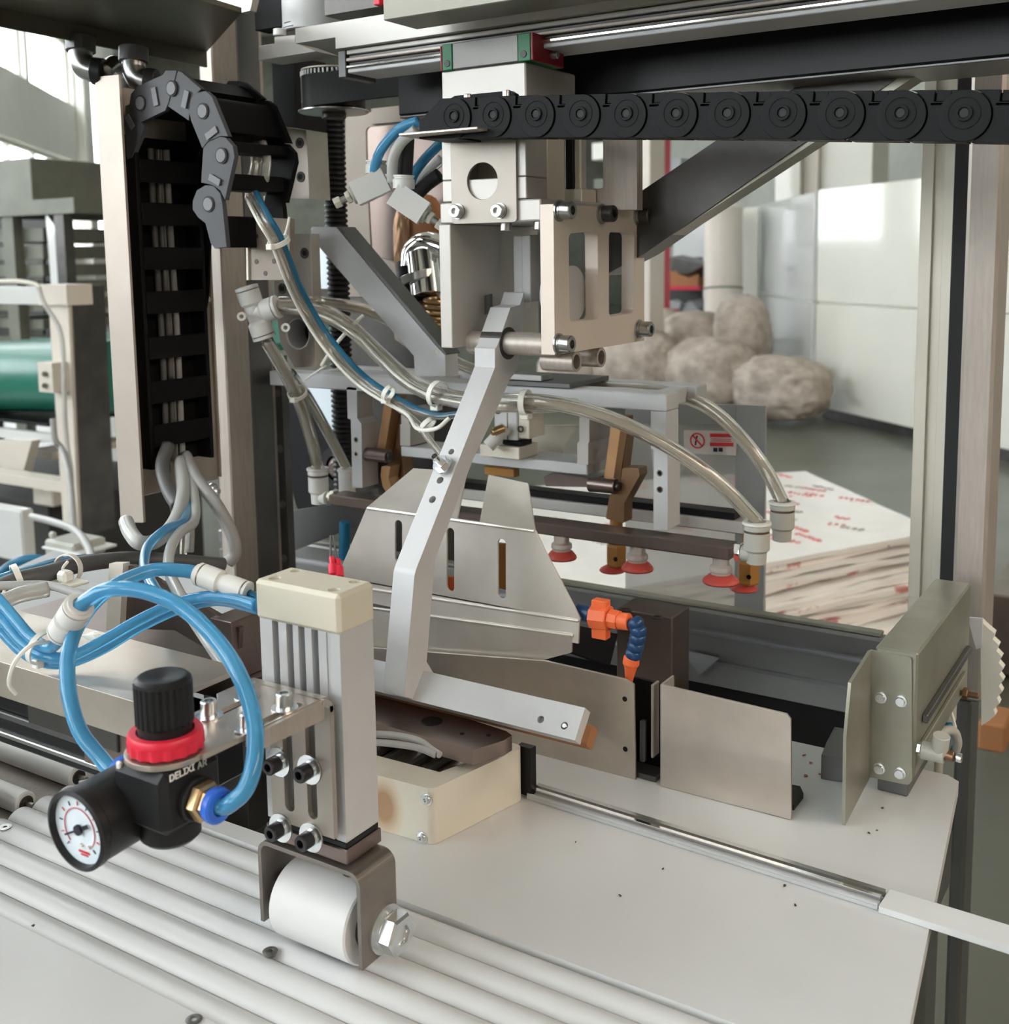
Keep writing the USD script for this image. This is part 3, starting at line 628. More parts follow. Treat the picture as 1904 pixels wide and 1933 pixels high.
# ------------------------------------------------------------------ pressure regulator with gauge
rx, ryy = -.3893, .3212
t = Thing('pressure_regulator', 'black air pressure regulator with red ring and dial gauge, hung in the bracket', 'pressure regulator')
def ribbed(p, d, r, prof_r, h0, h1, n):
    a, b, d = frame(d); pts = []
    for i in range(n * 4):
        an = 2 * np.pi * i / (n * 4); rr_ = r if i % 4 in (1, 2) else r - prof_r
        pts.append((rr_ * math.cos(an), rr_ * math.sin(an)))
    m = trimesh.creation.extrude_polygon(Polygon(pts), h1 - h0, engine='earcut'); v = m.vertices
    m = trimesh.Trimesh(A(p) + v[:, :1] * a + v[:, 1:2] * b + (v[:, 2:] + h0) * d, m.faces, process=False); m.fix_normals(); return m
kb = (rx, ryy, 0)
t.a('knob', cat(ribbed(kb, (0, 0, 1), .0128, .0006, .166, .1845, 26), lathe(kb, (0, 0, 1), [(.0126, .1842), (.0124, .1858), (.0108, .1872), (.0095, .1874), (.004, .1864), (.0005, .1860)], 40), lathe(kb, (0, 0, 1), [(.0120, .1610), (.0120, .1655), (.0128, .1662)], 40)), 'black_plastic')
t.a('lock_ring', cat(ribbed(kb, (0, 0, 1), .0168, .0008, .1540, .1590, 16), lathe(kb, (0, 0, 1), [(.0166, .1588), (.0166, .1608), (.0158, .1622), (.0128, .1622), (.0126, .158)], 48)), 'red_plastic')
t.a('washer_plate', rod((rx, ryy, .1500), (rx, ryy, .1512), .0176, 40), 'cream_metal')
t.a('body', cat(box(rx - .0172, rx + .0172, ryy - .0172, ryy + .0172, .1215, .1498, .0035), rod((rx, ryy, .1110), (rx, ryy, .1230), .0135, 32, .002), lathe((rx - .0205, ryy, .134), (1, 0, 0), [(.0092, 0), (.0098, .001), (.0098, .040), (.0092, .041)], 28)), 'black_plastic')
t.a('clip', box(rx - .0145, rx - .0115, ryy - .0165, ryy - .0145, .143, .150), 'ink_white')
for s, u in ((1, 'right'), (-1, 'left')):
    x = rx + s * .0205; d = (s, 0, 0); q = A([x, ryy, .134])
    t.a('brass_fitting', lathe(q, d, [(.0082, 0), (.0090, .001), (.0090, .0046), (.0078, .0056), (.0070, .0058), (.0070, .0080)], 6), 'brass', smooth=25)
    t.a('release_ring', lathe(q, d, [(.0058, .0076), (.0076, .0080), (.0080, .0096), (.0080, .0118), (.0072, .0128), (.0042, .0128), (.0040, .010)], 32), 'blue_ring')
gd = A([.035, -1.0, -.03]); gd /= np.linalg.norm(gd); ga = A([rx, ryy - .0165, .1330])
gs_ = .88; ga = P(147, 1567, y=.2885) - gd * .0300
t.a('gauge_case', lathe(ga, gd, [(.006, -.022), (.0075, -.013), (.0168, -.0115), (.0178, -.010), (.0178, .0265), (.0185, .0272), (.0185, .0312), (.0166, .0320), (.0162, .0305), (.0162, .0288)], 64, cap=False), 'black_plastic')
dc = ga + gd * .0288; dx = np.cross(gd, [0, 0, 1.0]); dx /= np.linalg.norm(dx); dx = -dx if dx[0] < 0 else dx; dy = np.cross(dx, gd) * -1; dy = dy if dy[2] > 0 else -dy
f = t.a('dial', lathe(dc - gd * .0008, gd, [(.0163, 0), (.0163, .0008)], 48), 'dial_face')
def on_dial(poly, m, part, lab=None, lift=.0002, th=.0003):
    e = trimesh.creation.extrude_polygon(poly, th, engine='earcut'); v = e.vertices * [.87, .87, 1]; n = np.cross(dx, dy)
    o = gd if n @ gd > 0 else gd
    e = trimesh.Trimesh(dc + v[:, :1] * dx + v[:, 1:2] * dy + (v[:, 2:] + lift) * gd, e.faces, process=False); e.fix_normals(); t.a(part, e, m, f, lab, smooth=False)
for k in range(11):
    an = math.radians(225 - 27 * k); c, s = math.cos(an), math.sin(an)
    on_dial(LineString([(.0128 * c, .0128 * s), (.0150 * c, .0150 * s)]).buffer(.00022, cap_style='flat'), 'ink_red' if k % 2 else 'ink', 'scale_mark')
arc = [( .0112 * math.cos(math.radians(a)), .0112 * math.sin(math.radians(a))) for a in range(-45, 226, 9)]
on_dial(LineString(arc).buffer(.00018, cap_style='flat'), 'ink_red', 'scale_arc')
an = math.radians(206); c, s = math.cos(an), math.sin(an)
on_dial(unary_union([LineString([(-.005 * c, -.005 * s), (.0115 * c, .0115 * s)]).buffer(.0005), LineString([(-.0085 * c, -.0085 * s), (-.003 * c, -.003 * s)]).buffer(.0011, cap_style='flat')]), 'ink', 'pointer', lift=.0010); on_dial(Point(0, 0).buffer(.0027), 'ink', 'pointer_hub', lift=.0006, th=.0012)
for x, y in ((.0005, -.0085), (.0062, -.0082)): on_dial(Point(x, y).buffer(.0010), 'ink_white', 'stop_pin', th=.0009)
on_dial(rect(-.002, .006, -.0125, -.0115), 'ink_red', 'print_line'); on_dial(rect(-.0005, .0045, -.0140, -.0132), 'ink_red', 'print_line')
def on_text(u, v): return P(u, v, x=rx + .01722)
text(t, 'DELIXI', on_text(319, 1477), (0, 1, 0), (0, 0, 1), .0030, 'ink_white'); text(t, 'AR', on_text(372, 1452), (0, 1, 0), (0, 0, 1), .0030, 'grey_cable')
t.end()

# ------------------------------------------------------------------ blue hoses at the front
def tube(name, pts, r, m, label, cat_='hose', wall=None, group=None, sub=8, n=14):
    return one(name, hose(pts, r, wall, sub, n), m, label, cat_, group, smooth=True)
pr, pl = A([rx + .0315, ryy, .134]), A([rx - .0315, ryy, .134])
tube('air_hose', np.vstack([pr, pr + A([.0035, .001, .0003]), hp((440, 1513, .486), (463, 1490, .487), (479, 1440, .491), (480, 1365, .502), (455, 1282, .515), (412, 1212, .53), (345, 1148, .543), (275, 1117, .55), (210, 1112, .555), (165, 1132, .56), (148, 1152, .563))]), .0039, 'blue_tube', 'thick blue hose looping from the right port of the regulator to the white straight connector')
tube('air_hose', np.vstack([pl, pl + A([-.006, -.001, 0]), hp((188, 1428, .53), (150, 1378, .535), (129, 1300, .545), (131, 1225, .56), (160, 1160, .58), (213, 1107, .60), (285, 1077, .615), (345, 1077, .62), (378, 1083, .622))]), .0038, 'blue_tube', 'blue hose looping from the left port of the regulator up to the reducer fitting')
def straight_fitting(a, b, r, label, rings=True, m='fitting', r2=None):
    a, b = A(a, float), A(b, float); L = np.linalg.norm(b - a); d = (b - a) / L; t = Thing('straight_fitting', label, 'hose fitting'); r2 = r2 or r
    t.a('sleeve', lathe(a, d, [(r * .62, 0), (r, .0006), (r, L * .07), (r * .96, L * .075), (r * .96, L * .10), (r, L * .105), (r, L * .44), (r * .80, L * .47), (r * .80, L * .53), (r2, L * .56), (r2, L * .90), (r2 * .95, L * .905), (r2 * .95, L * .93), (r2, L * .935), (r2, L - .0006), (r2 * .6, L)], 32), m)
    t.a('collet', ringm(a - d * .0012, a + d * .0005, r * .80, r * .5, 28), m)
    t.a('groove_ring', ringm(a + d * L * .078, a + d * L * .098, r * .975, r * .7, 28), 'brown_steel'); t.a('groove_ring', ringm(a + d * L * .908, a + d * L * .928, r2 * .965, r2 * .7, 28), 'brown_steel'); t.end()
straight_fitting(P(150, 1143, d=.562), P(116, 1196, d=.575), .0077, 'white straight connector at the end of the thick blue hose, above the beige beam')
straight_fitting(P(374, 1083, d=.622), P(470, 1118, d=.612), .0066, 'white reducer fitting on the blue hose beside the cream cylinder cap', r2=.0058)
tube('air_hose', hp((470, 1120, .612), (482, 1127, .61), (489, 1133, .606)), .0022, 'blue_dark', 'thin dark hose stub between reducer fitting and cylinder cap')
for k, q in enumerate((((118, 1192, .575), (108, 1212, .585), (92, 1222, .59), (60, 1205, .60), (25, 1165, .61), (-10, 1125, .62), (-60, 1080, .63)),
                      ((486, 1143, .598), (440, 1130, .61), (385, 1127, .62), (325, 1142, .618), (260, 1172, .612), (190, 1212, .605), (130, 1240, .598), (85, 1238, .598), (45, 1215, .605), (5, 1170, .615), (-40, 1130, .625), (-80, 1100, .63)),
                      ((490, 1150, .606), (430, 1135, .62), (390, 1135, .628), (335, 1150, .626), (262, 1184, .620), (195, 1224, .613), (130, 1250, .606), (80, 1249, .606), (38, 1226, .612), (-5, 1183, .62), (-60, 1140, .63)))):
    tube('air_hose', hp(*q), .0032, 'blue_tube', ('blue hose leaving the white straight connector towards the left edge', 'upper blue hose of the bundle lying across the beige beam', 'lower blue hose of the bundle lying across the beige beam')[k])
tube('air_hose', hp((348, 880, 1.0), (356, 950, .95), (345, 985, .89), (312, 1000, .85), (280, 1030, .82), (272, 1065, .78), (280, 1090, .74), (300, 1125, .70), (318, 1150, .66)), .0036, 'blue_tube', 'blue hose dropping from the vertical cable chain behind the loops')
tube('air_hose', hp((356, 880, 1.0), (368, 945, .95), (366, 985, .90), (340, 1005, .86), (322, 1035, .83), (318, 1075, .79), (335, 1115, .74), (360, 1160, .70), (390, 1205, .665), (420, 1250, .64), (440, 1275, .62)), .0040, 'grey_tube', 'grey hose running from the vertical cable chain down past the blue loops')
tube('air_hose', hp((340, 870, 1.0), (346, 930, .96), (330, 985, .91), (295, 1020, .88), (265, 1025, .86), (246, 1005, .88), (238, 985, .90)), .0060, 'grey_tube', 'milky hose hooked under the beige channel end')
tube('air_hose', hp((-60, 1115, .75), (0, 1098, .76), (60, 1080, .78), (120, 1064, .82), (190, 1057, .88)), .0052, 'blue_tube', 'blue hose tied along the dark cables at the left edge')
tube('power_cable', hp((-60, 1140, .74), (20, 1100, .76), (90, 1082, .78), (150, 1066, .82), (230, 1056, .86), (310, 1058, .88), (420, 1066, .92)), .0060, 'dark_cable', 'thick dark cable tied to the blue hose at the left edge', 'cable')
tube('power_cable', hp((-40, 1108, .70), (30, 1105, .70), (90, 1105, .70), (140, 1118, .69), (185, 1130, .68)), .0028, 'grey_cable', 'thin grey printed cable curving below the tied bundle', 'cable')
tube('power_cable', hp((350, 860, 1.01), (372, 905, .98), (410, 955, .96), (438, 1010, .95), (443, 1045, .95), (430, 1062, .95)), .0055, 'grey_cable', 'grey cable curving down beside the machine column', 'cable')
tube('power_cable', hp((-60, 1130, .68), (0, 1135, .68), (40, 1122, .69), (90, 1112, .70)), .005, 'grey_tube', 'pale cable below the tied bundle at the left edge', 'cable')
# nylon ties
def tie(c, d, r, w, label, tail=None):
    c, d = A(c, float), A(d, float); d /= np.linalg.norm(d); t = Thing('cable_tie', label, 'cable tie')
    t.a('band', ringm(c - d * w / 2, c + d * w / 2, r + .0008, r - .0002, 24), 'nylon'); a, b, _ = frame(d)
    h = c + b * (r + .0015); t.a('head', box(h[0] - w * .8, h[0] + w * .8, h[1] - w * .8, h[1] + w * .8, h[2] - .002, h[2] + .003), 'nylon')
    if tail is not None: t.a('tail', sweep(spline(tail, 6), .0011, 6), 'nylon')
    t.end()
tie(P(33, 1092, d=.765), P(60, 1082, d=.77) - P(33, 1092, d=.765), .0095, .004, 'white cable tie round the blue hose and dark cable at the left edge', hp((10, 1110, .74), (2, 1130, .73), (-10, 1145, .72)))
tie(P(128, 1073, d=.80), P(160, 1062, d=.82) - P(128, 1073, d=.80), .0100, .0045, 'white cable tie with a saddle base on the dark cable', hp((128, 1060, .79), (118, 1075, .785), (122, 1100, .78)))
tie(P(78, 1222, d=.598), P(110, 1240, d=.596) - P(78, 1222, d=.6), .0088, .003, 'white cable tie round the crossing blue hoses below the straight connector', hp((92, 1212, .585), (60, 1217, .575), (28, 1250, .57), (17, 1290, .575), (30, 1310, .58)))
c = P(176, 1199, d=.61); one('cable_clip', hull(np.random.default_rng(1).normal(0, 1, (30, 3)) / 2.4 * [.006, .005, .0035] + c), 'nylon', 'small white tie base stuck on the beige beam behind the straight connector', 'tie mount')
t = Thing('tie_mount', 'white adhesive tie mount under the dark cable near the left edge', 'tie mount'); c = P(125, 1098, d=.775)
t.a('pad', box(c[0] - .012, c[0] + .012, c[1] - .010, c[1] + .010, c[2] - .002, c[2]), 'nylon'); t.a('saddle', box(c[0] - .005, c[0] + .005, c[1] - .005, c[1] + .004, c[2], c[2] + .008, .002), 'nylon'); t.end()
# ------------------------------------------------------------------ vacuum box under the press bar
_sc = P(728, 1520, y=.537) + A([0, 0, Z0])
usdkit.material(stage, '/World/Looks/stained_cream', {'g': ('geometry', {}), 'm': ('mapping', {'scale': (60, 60, 42), 'location': tuple(-_sc * A([60, 60, 42]))}), 'q': ('gradient_texture', {'gradient_type': 'spherical'}), 'r': ('rgb_ramp', {'ramp': [(0, (.70, .66, .56)), (.25, (.66, .56, .42)), (.6, (.42, .26, .15))]}), 'p': ('principled_bsdf', {'roughness': .4, 'metallic': .3})},
                [('g.position', 'm.vector'), ('m.vector', 'q.vector'), ('q.fac', 'r.fac'), ('r.color', 'p.base_color')], surface='p.BSDF')
t = Thing('vacuum_box', 'cream metal box with two front screws on the table behind the press cylinder', 'box')
bx1, by0 = -.4030, .5370; btop = P(828, 1494, y=by0)[2]; by1 = .622
g = Polygon([(-.535, by0 - .007), (bx1, by0), (-.3852, .6205), (-.535, .6205)]).buffer(-.006).buffer(.006, quad_segs=6)
inner = Polygon([(-.53, by0 + .018), (bx1 - .010, by0 + .022), (-.3852 - .010, .6125), (-.53, .6125)])
t.a('shell', cat(extr('z', .0002, g, btop - .012), extr('z', btop - .0118, g.difference(inner), .0118)), 'stained_cream')
t.a('inner_plate', extr('z', btop - .0115, inner.buffer(-.0008), .0035), 'steel_sheet')
for x in (-.428, -.442, -.462): t.a('rail', box(x - .002, x + .002, by0 + .022, by1 - .012, btop - .008, btop - .003), 'dark_alu')
for u, v in ((806, 1508), (797, 1580)):
    p = P(u, v, y=by0); i = t.a('washer', ringm(p, p + A([0, -.0008, 0]), .0042, .002), 'zinc'); t.a('button_screw', lathe(p, (0, -1, 0), [(.0032, .0004), (.0030, .0018), (.0018, .0026), (.0013, .0026), (.0012, .0012)], 20), 'zinc', i)

t.a('side_gasket', extr('z', .002, Polygon([(-.392, .6208), (-.3815, .6208), (-.3805, .6265), (-.392, .6265)]), btop - .003), 'black_alu'); t.end()
t = Thing('brown_plate', 'dark brown machined plate lying on the cream vacuum box', 'plate')
pz = btop + .0155; pt = .0105
t.a('plate', slab('z', pz, [(560, 1322), (892, 1416), (950, 1398), (966, 1388), (955, 1380), (900, 1362), (838, 1342), (560, 1262)], -pt), 'brown_steel')
q = P(815, 1362, z=pz); t.a('bore', rod(q, q + A([0, 0, .0006]), .0075, 24), 'black_alu')
for u, v in ((872, 1385), (922, 1388), (728, 1382)): q = P(u, v, z=pz); t.a('hole', rod(q, q + A([0, 0, .0003]), .0017, 12), 'black_alu')
t.a('spacer', box(-.52, -.47, by0 + .03, by1 - .02, btop - .008, pz - pt), 'dark_steel'); t.end()
for k, q in enumerate((((690, 1385, .72), (745, 1388, .715), (790, 1398, .71), (815, 1415, .705), (830, 1425, .70)), ((690, 1400, .715), (740, 1404, .71), (790, 1412, .705), (822, 1425, .70)))):
    one('sensor_cable', hose(hp(*q), .0022), 'grey_cable', ('upper', 'lower')[k] + ' grey sensor cable on top of the cream vacuum box', 'cable', smooth=True)

# ------------------------------------------------------------------ press bar and its bent arm
xr = P(1085, 1398, z=.064)
B = P(1104, 1336, x=xr[0]); Abot = xr
nb = A([0, B[2] - Abot[2], -(B[1] - Abot[1])]); nb /= np.linalg.norm(nb)
nb = nb if nb[1] > 0 else -nb
t = Thing('press_bar', 'long light aluminium press bar fixed across the foot of the bent arm', 'bar')
def yz(p): return (p[1], p[2])
th = .009
sec = Polygon([yz(Abot), yz(B), yz(B + nb * th), yz(Abot + nb * th)])
barm = extr('x', -.545, sec, xr[0] + .545); hs = []
for u, v in ((1020, 1358), (1065, 1370)):
    r_ = ray(u, v); n_ = nb; tt = ((Abot - C) @ n_) / (r_ @ n_); p = C + tt * r_; hs.append(p)
    barm = trimesh.boolean.difference([barm, rod(p - nb * .002, p + nb * .004, .0024, 16, 0)], engine='manifold')
t.a('bar', barm, 'alu')
t.a('screw_tip', rod(hs[1] + nb * .0035, hs[1] - nb * .0005, .0019, 12), 'steel')
sec2 = Polygon([yz(Abot + nb * th + A([0, 0, .001])), yz(Abot * .35 + B * .65 + nb * th), yz(Abot * .35 + B * .65 + nb * (th + .010)), yz(Abot + nb * (th + .010))]).buffer(-.002).buffer(.002)
t.a('cushion', extr('x', -.545, sec2, xr[0] + .004 + .545), 'cork', label='orange-brown cushion strip'); t.end()
xa, xb_ = -.480, -.4615
fr = [(959, 527), (944, 575), (925.4, 580), (900.2, 652), (895.8, 657), (895.8, 692), (745.5, 1068), (742.5, 1080), (724, 1291)]
bk = [(989, 530), (989, 581), (986, 640), (976, 698), (962, 716), (932, 786), (893, 866), (851, 977), (821, 1055), (820, 1066), (805, 1249), (819, 1272), (813, 1313), (798, 1325)]
F = [yz(P(u, v, x=xa)) for u, v in fr]; K = [yz(P(u, v, x=xb_)) for u, v in bk]
bot = [yz(P(764, 1316, x=xb_))]
arm = Polygon(F + bot + K[::-1]).buffer(0)
pv = P(959, 648, x=xb_)
t = Thing('bent_lever', 'bent light aluminium arm running from the pivot shaft down to the press bar', 'arm')
am = extr('x', xa, arm, xb_ - xa); dd = A(F[6]) - A(F[5]); dd /= np.linalg.norm(dd)
for u, v, r in ((852, 853, .0024), (831, 907, .0028), (814, 941, .0028)):
    p = P(u, v, x=(xa + xb_) / 2); n = A([0, -dd[1], dd[0]]); n = n if n[1] < 0 else -n
    am = trimesh.boolean.difference([am, rod(p - n * .02, p + n * .01, r, 16, 0)], engine='manifold')
am = trimesh.boolean.difference([am, rod(pv - A([.05, 0, 0]), pv + A([.05, 0, 0]), .0098, 28, 0)], engine='manifold')
t.a('arm', am, 'alu')
t.a('bearing', ringm(pv - A([.0185, 0, 0]), pv + A([.0006, 0, 0]), .0125, .0092, 32), 'dark_steel')
p = P(836, 878, x=(xa + xb_) / 2); i = t.a('washer', ringm(p + n * .0005, p + n * .0018, .0075, .003, 28), 'zinc'); t.a('hex_nut', lathe(p + n * .0018, n, [(.0058, 0), (.0058, .0038)], 6), 'zinc', i, smooth=20)
t.a('stud', rod(p + n * .0015, p + n * .0135, .0026, 16), 'chrome', i); t.end()

# ------------------------------------------------------------------ pivot housing: two plates, shaft, top block
yP = .700
xl0, xl1 = P(829, 500, y=yP)[0], P(851, 500, y=yP)[0]; xq0, xq1 = P(1020, 500, y=yP)[0], P(1045.5, 500, y=yP)[0]
zt_, zb_ = P(1020, 386, y=yP)[2], P(1020, 669, y=yP)[2]
t = Thing('pivot_housing', 'housing of two aluminium side plates that holds the pivot shaft of the bent arm', 'housing')
sl = [Polygon(uv2('x', xq1, q)).buffer(-.0045).buffer(.0045, quad_segs=5) for q in ([(1073, 441), (1128, 436), (1129, 602), (1075, 609)], [(1149, 437), (1197, 439), (1196, 591), (1149, 598)])]
yE = P(1216, 500, x=xq1)[1]
pl_ = Polygon([(yP, zb_), (yE, zb_), (yE, zt_), (yP, zt_)])
for s in sl: pl_ = pl_.difference(s)
t.a('side_plate', extr('x', xq1, pl_, xq0 - xq1), 'plate_tan', label='slotted right side plate')
t.a('side_plate', box(xl0, xl1, yP, yE - .02, zb_ + .002, P(829, 424, y=yP)[2]), 'alu_face')
pv2 = A([0, pv[1], pv[2]])
t.a('pivot_shaft', rod(pv2 + A([xl1, 0, 0]), pv2 + A([xq0, 0, 0]), .0090, 32), 'brushed')
t.a('top_block', box(xl0, xq0 - .0005, yP + .002, yP + .12, P(830, 424, y=yP)[2] + .0005, P(830, 383, y=yP)[2], .001), 'alu_face')
for u, v, m in ((1054, 398, 'steel'), (1134, 404, 'dark_steel'), (1203, 408, 'dark_steel'), (1053, 649, 'steel'), (1205, 621, 'steel')):
    screw(t, P(u, v, x=xq1), (1, 0, 0), .0064, .0085, m, washer=.0078, wmat='steel', spring=True)
for u, v in ((949, 428), (1013, 428)):
    p = P(u, v, y=yP + .006); screw(t, A([p[0], p[1] + .004, P(830, 424, y=yP)[2]]), (0, 0, -1), .0045, .006, 'steel')
t.a('cam_disc', rod(A([xq0 - .018, yP + .05, P(1000, 560, y=yP)[2]]), A([xq0 - .001, yP + .05, P(1000, 560, y=yP)[2]]), .022, 40), 'alu'); 
t.a('guide_bar', box(xl1 + .012, xl1 + .022, yP + .07, yP + .08, zb_ + .03, zt_ - .02), 'white_plastic'); t.a('guide_bar', box(xl1 + .026, xl1 + .034, yP + .06, yP + .075, zb_ + .035, zt_ - .02), 'alu'); t.a('guide_bar', box(xl1 + .040, xl1 + .052, yP + .07, yP + .085, zb_ + .028, zt_ - .02), 'alu_face')
t.a('piston_rod', rod((xl1 + .062, yP + .05, zb_ + .02), (xl1 + .062, yP + .05, zt_ - .01), .005, 20), 'brushed')
t.a('limit_tab', slab('y', yP + .045, [(882, 570), (924, 555), (925, 590), (890, 602), (881, 595)], .004), 'dark_alu')
for y in (yP + .015, yP + .055): t.a('tube_end', ringm((xq0 - .018, y + .02, zb_ - .008), (xq0 + .010, y + .02, zb_ - .008), .0078, .0055, 28), 'bronze' if False else 'brushed'); t.a('tube_bore', rod((xq0 - .016, y + .02, zb_ - .008), (xq0 + .004, y + .02, zb_ - .008), .0054, 20), 'black_alu')
t.end()

# carriage above the housing with its sheet bracket
t = Thing('lift_carriage', 'cream aluminium carriage block with a round-holed sheet bracket above the pivot housing', 'carriage')
cz0 = P(830, 383, y=yP)[2] + .0005; cf = yP + .002; cxl, cxr = P(834, 320, y=cf)[0], P(993, 320, y=cf)[0]; cz1 = P(840, 246, y=cf)[2]
ybk = P(1066, 330, x=cxr)[1]; mid = P(900, 338, y=cf)[2]
t.a('block', box(cxl, cxr, cf, cf + .03, cz0, mid - .0), 'alu_face'); t.a('cheek', box(cxl, cxl + .012, cf, cf + .03, mid + .0003, cz1), 'alu_face'); t.a('cheek', box(cxr - .012, cxr, cf, cf + .03, mid + .0003, cz1), 'alu_face')
t.a('rear_block', box(cxl, cxr, cf + .0305, ybk, cz0, cz1), 'cream_metal')
fy = cf - .0025; hb = P(975, 419, y=fy); ht = P(850, 266, y=fy)
face = Polygon([(ht[0], hb[2]), (hb[0], hb[2]), (hb[0], ht[2]), (ht[0], ht[2])]).buffer(-.003).buffer(.003)
hc = P(910, 342, y=fy); face = face.difference(Point(hc[0], hc[2]).buffer(.0136, quad_segs=12))
t.a('bracket_face', extr('y', fy, face, .0024), 'satin_steel')
p0_, p1_ = P(779, 263, y=.667), P(972, 263, y=.667)
t.a('bracket_shelf', box(p0_[0], hb[0], .650, fy + .0024, ht[2], ht[2] + .0022), 'steel_sheet')
for u, v in ((865, 399), (944, 398)): screw(t, P(u, v, y=fy), (0, -1, 0), .0050, .005, 'zinc', washer=.0058, wmat='steel')
w0 = P(1068, 250, y=.80); op = Polygon(uv2('y', .80, [(1095, 235), (1138, 235), (1138, 356), (1095, 356)])).buffer(-.002).buffer(.002)
t.a('rear_plate', slab('y', .80, [(1066, 235), (1202, 235), (1202, 396), (1066, 396)], .010, [op]), 'brushed'); t.a('edge_strip', pbox('y', .795, [(1066, 255), (1082, 356)], .004), 'black_alu'); t.a('edge_strip', pbox('y', .796, [(1083, 245), (1095, 358)], .003), 'cream_metal')
t.a('foot_block', pbox('y', .775, [(1062, 358), (1098, 384)], .024), 'cream_metal')
t.a('top_block', box(P(833, 160, y=.715)[0], P(992, 160, y=.715)[0], .715, .79, cz1 + .0005, P(833, 135, y=.715)[2], .001), 'alu_face')
t.end()
t = Thing('slide_block', 'linear guide carriage with green end seals and red caps under the gantry rail', 'guide carriage')
sy = .712; z0_, z1_ = P(833, 134.5, y=sy)[2], P(833, 84, y=sy)[2]; xs_ = [P(u, 110, y=sy)[0] for u in (830, 834, 853, 977, 1001, 1006)]
t.a('end_cap', box(xs_[0], xs_[1], sy, sy + .045, z0_, z1_ - .001), 'dark_red'); t.a('end_seal', box(xs_[1], xs_[2], sy, sy + .045, z0_, z1_), 'green_plastic'); t.a('body', box(xs_[2], xs_[3], sy + .0005, sy + .045, z0_ + .0004, z1_), 'block_steel'); t.a('end_seal', box(xs_[3], xs_[4], sy, sy + .045, z0_, z1_), 'green_plastic'); t.a('end_cap', box(xs_[4], xs_[5], sy, sy + .045, z0_, z1_), 'dark_red')
for u, v in ((844, 120), (988, 102)): p = P(u, v, y=sy); t.a('seal_screw', rod(p, p - A([0, .0006, 0]), .0026, 16), 'black_screw')
p = P(1040, 105, x=xs_[5]); t.a('grease_nipple', rod(p, p + A([.006, 0, 0]), .0028, 14), 'steel'); t.end()

# ------------------------------------------------------------------ horizontal cable chain
cy_ = .664
ctr = [(858, 223), (932, 220.5), (1013, 219.5), (1097, 219), (1183, 218.5), (1277, 218), (1374, 217.7), (1478, 217.6), (1586, 218), (1700, 218.3), (1820, 218.6), (1950, 219.5), (2090, 221)]
cc = [A(uv2('y', cy_, [q])[0]) for q in ctr]; cc += [cc[-1] + (cc[-1] - cc[-2]) * (k + 1) for k in range(5)]; ch = .0278; W_ = .034
t = Thing('cable_chain', 'black plastic cable chain running level to the right above the housing', 'cable chain')
for k, c in enumerate(cc):
    pc = cc[k - 1] if k else c - (cc[1] - cc[0]); d = c - pc; L = np.linalg.norm(d); d /= L; nrm = A([-d[1], d[0]]); nrm = nrm if nrm[1] > 0 else -nrm
    hh = ch / 2
    bodyp = Polygon([pc + nrm * hh, c + nrm * hh, c - nrm * hh, pc - nrm * hh]); disc = Point(*c).buffer(hh, quad_segs=10); pd_ = Point(*pc).buffer(hh + .0007, quad_segs=10)
    if k == 0:
        bodyp = Polygon([c + nrm * hh * 1.0, c - nrm * hh, c - d * .031 - nrm * hh, c - d * .031 - nrm * hh * .1, c - d * .012 + nrm * hh]); pd_ = Point(0, 0).buffer(.0001)
    leftp = bodyp.difference(pd_); slotp = LineString([pc + d * .016 + nrm * hh * .45, pc + d * .024 + nrm * hh * .45]).buffer(.0006)
    if k: leftp = leftp.difference(slotp).difference(Polygon([pc + d * .017 + nrm * hh * .55, pc + d * .026 + nrm * hh * .55, pc + d * .026 + nrm * hh * 1.1, pc + d * .017 + nrm * hh * 1.1]))
    i = t.a('link', cat(extr('y', cy_, leftp, W_ if k == 0 else .004), extr('y', cy_ - .0012, disc, .0045)), 'chain_black')
    if k: t.a('crossbar', extr('y', cy_ + .0042, bodyp.buffer(-.0012), W_ - .005), 'chain_black', i); t.a('clip', extr('y', cy_ + .0012, Polygon([pc + d * .018 + nrm * hh * .58, pc + d * .0255 + nrm * hh * .58, pc + d * .0255 + nrm * hh * 1.0, pc + d * .018 + nrm * hh * 1.0]), .003), 'chain_grey' if False else 'chain_black', i)
    c3 = A([c[0], cy_ - .0012, c[1] + .0014]); t.a('hub', ringm(c3, c3 - A([0, .0012, 0]), .0046, .0030, 24), 'chain_black', i); t.a('rim', ringm(c3, c3 - A([0, .0003, 0]), .0088, .0082, 28), 'chain_black', i); t.a('pin', rod(c3 - A([0, .0001, 0]), c3 - A([0, .0003, 0]), .0026, 12), 'rubber', i)
p = P(835, 176, y=.70)
t.a('end_tab', slab('y', .690, [(843, 205), (848, 187), (858, 181), (962, 171), (971, 177), (975, 205)], .006), 'chain_black')
for u, v in ((883, 186), (956, 179)): q = P(u, v + 4, y=.683); t.a('socket_screw', screw_mesh(q, (0, 0, 1), .0030, .0045), 'zinc')
t.end()
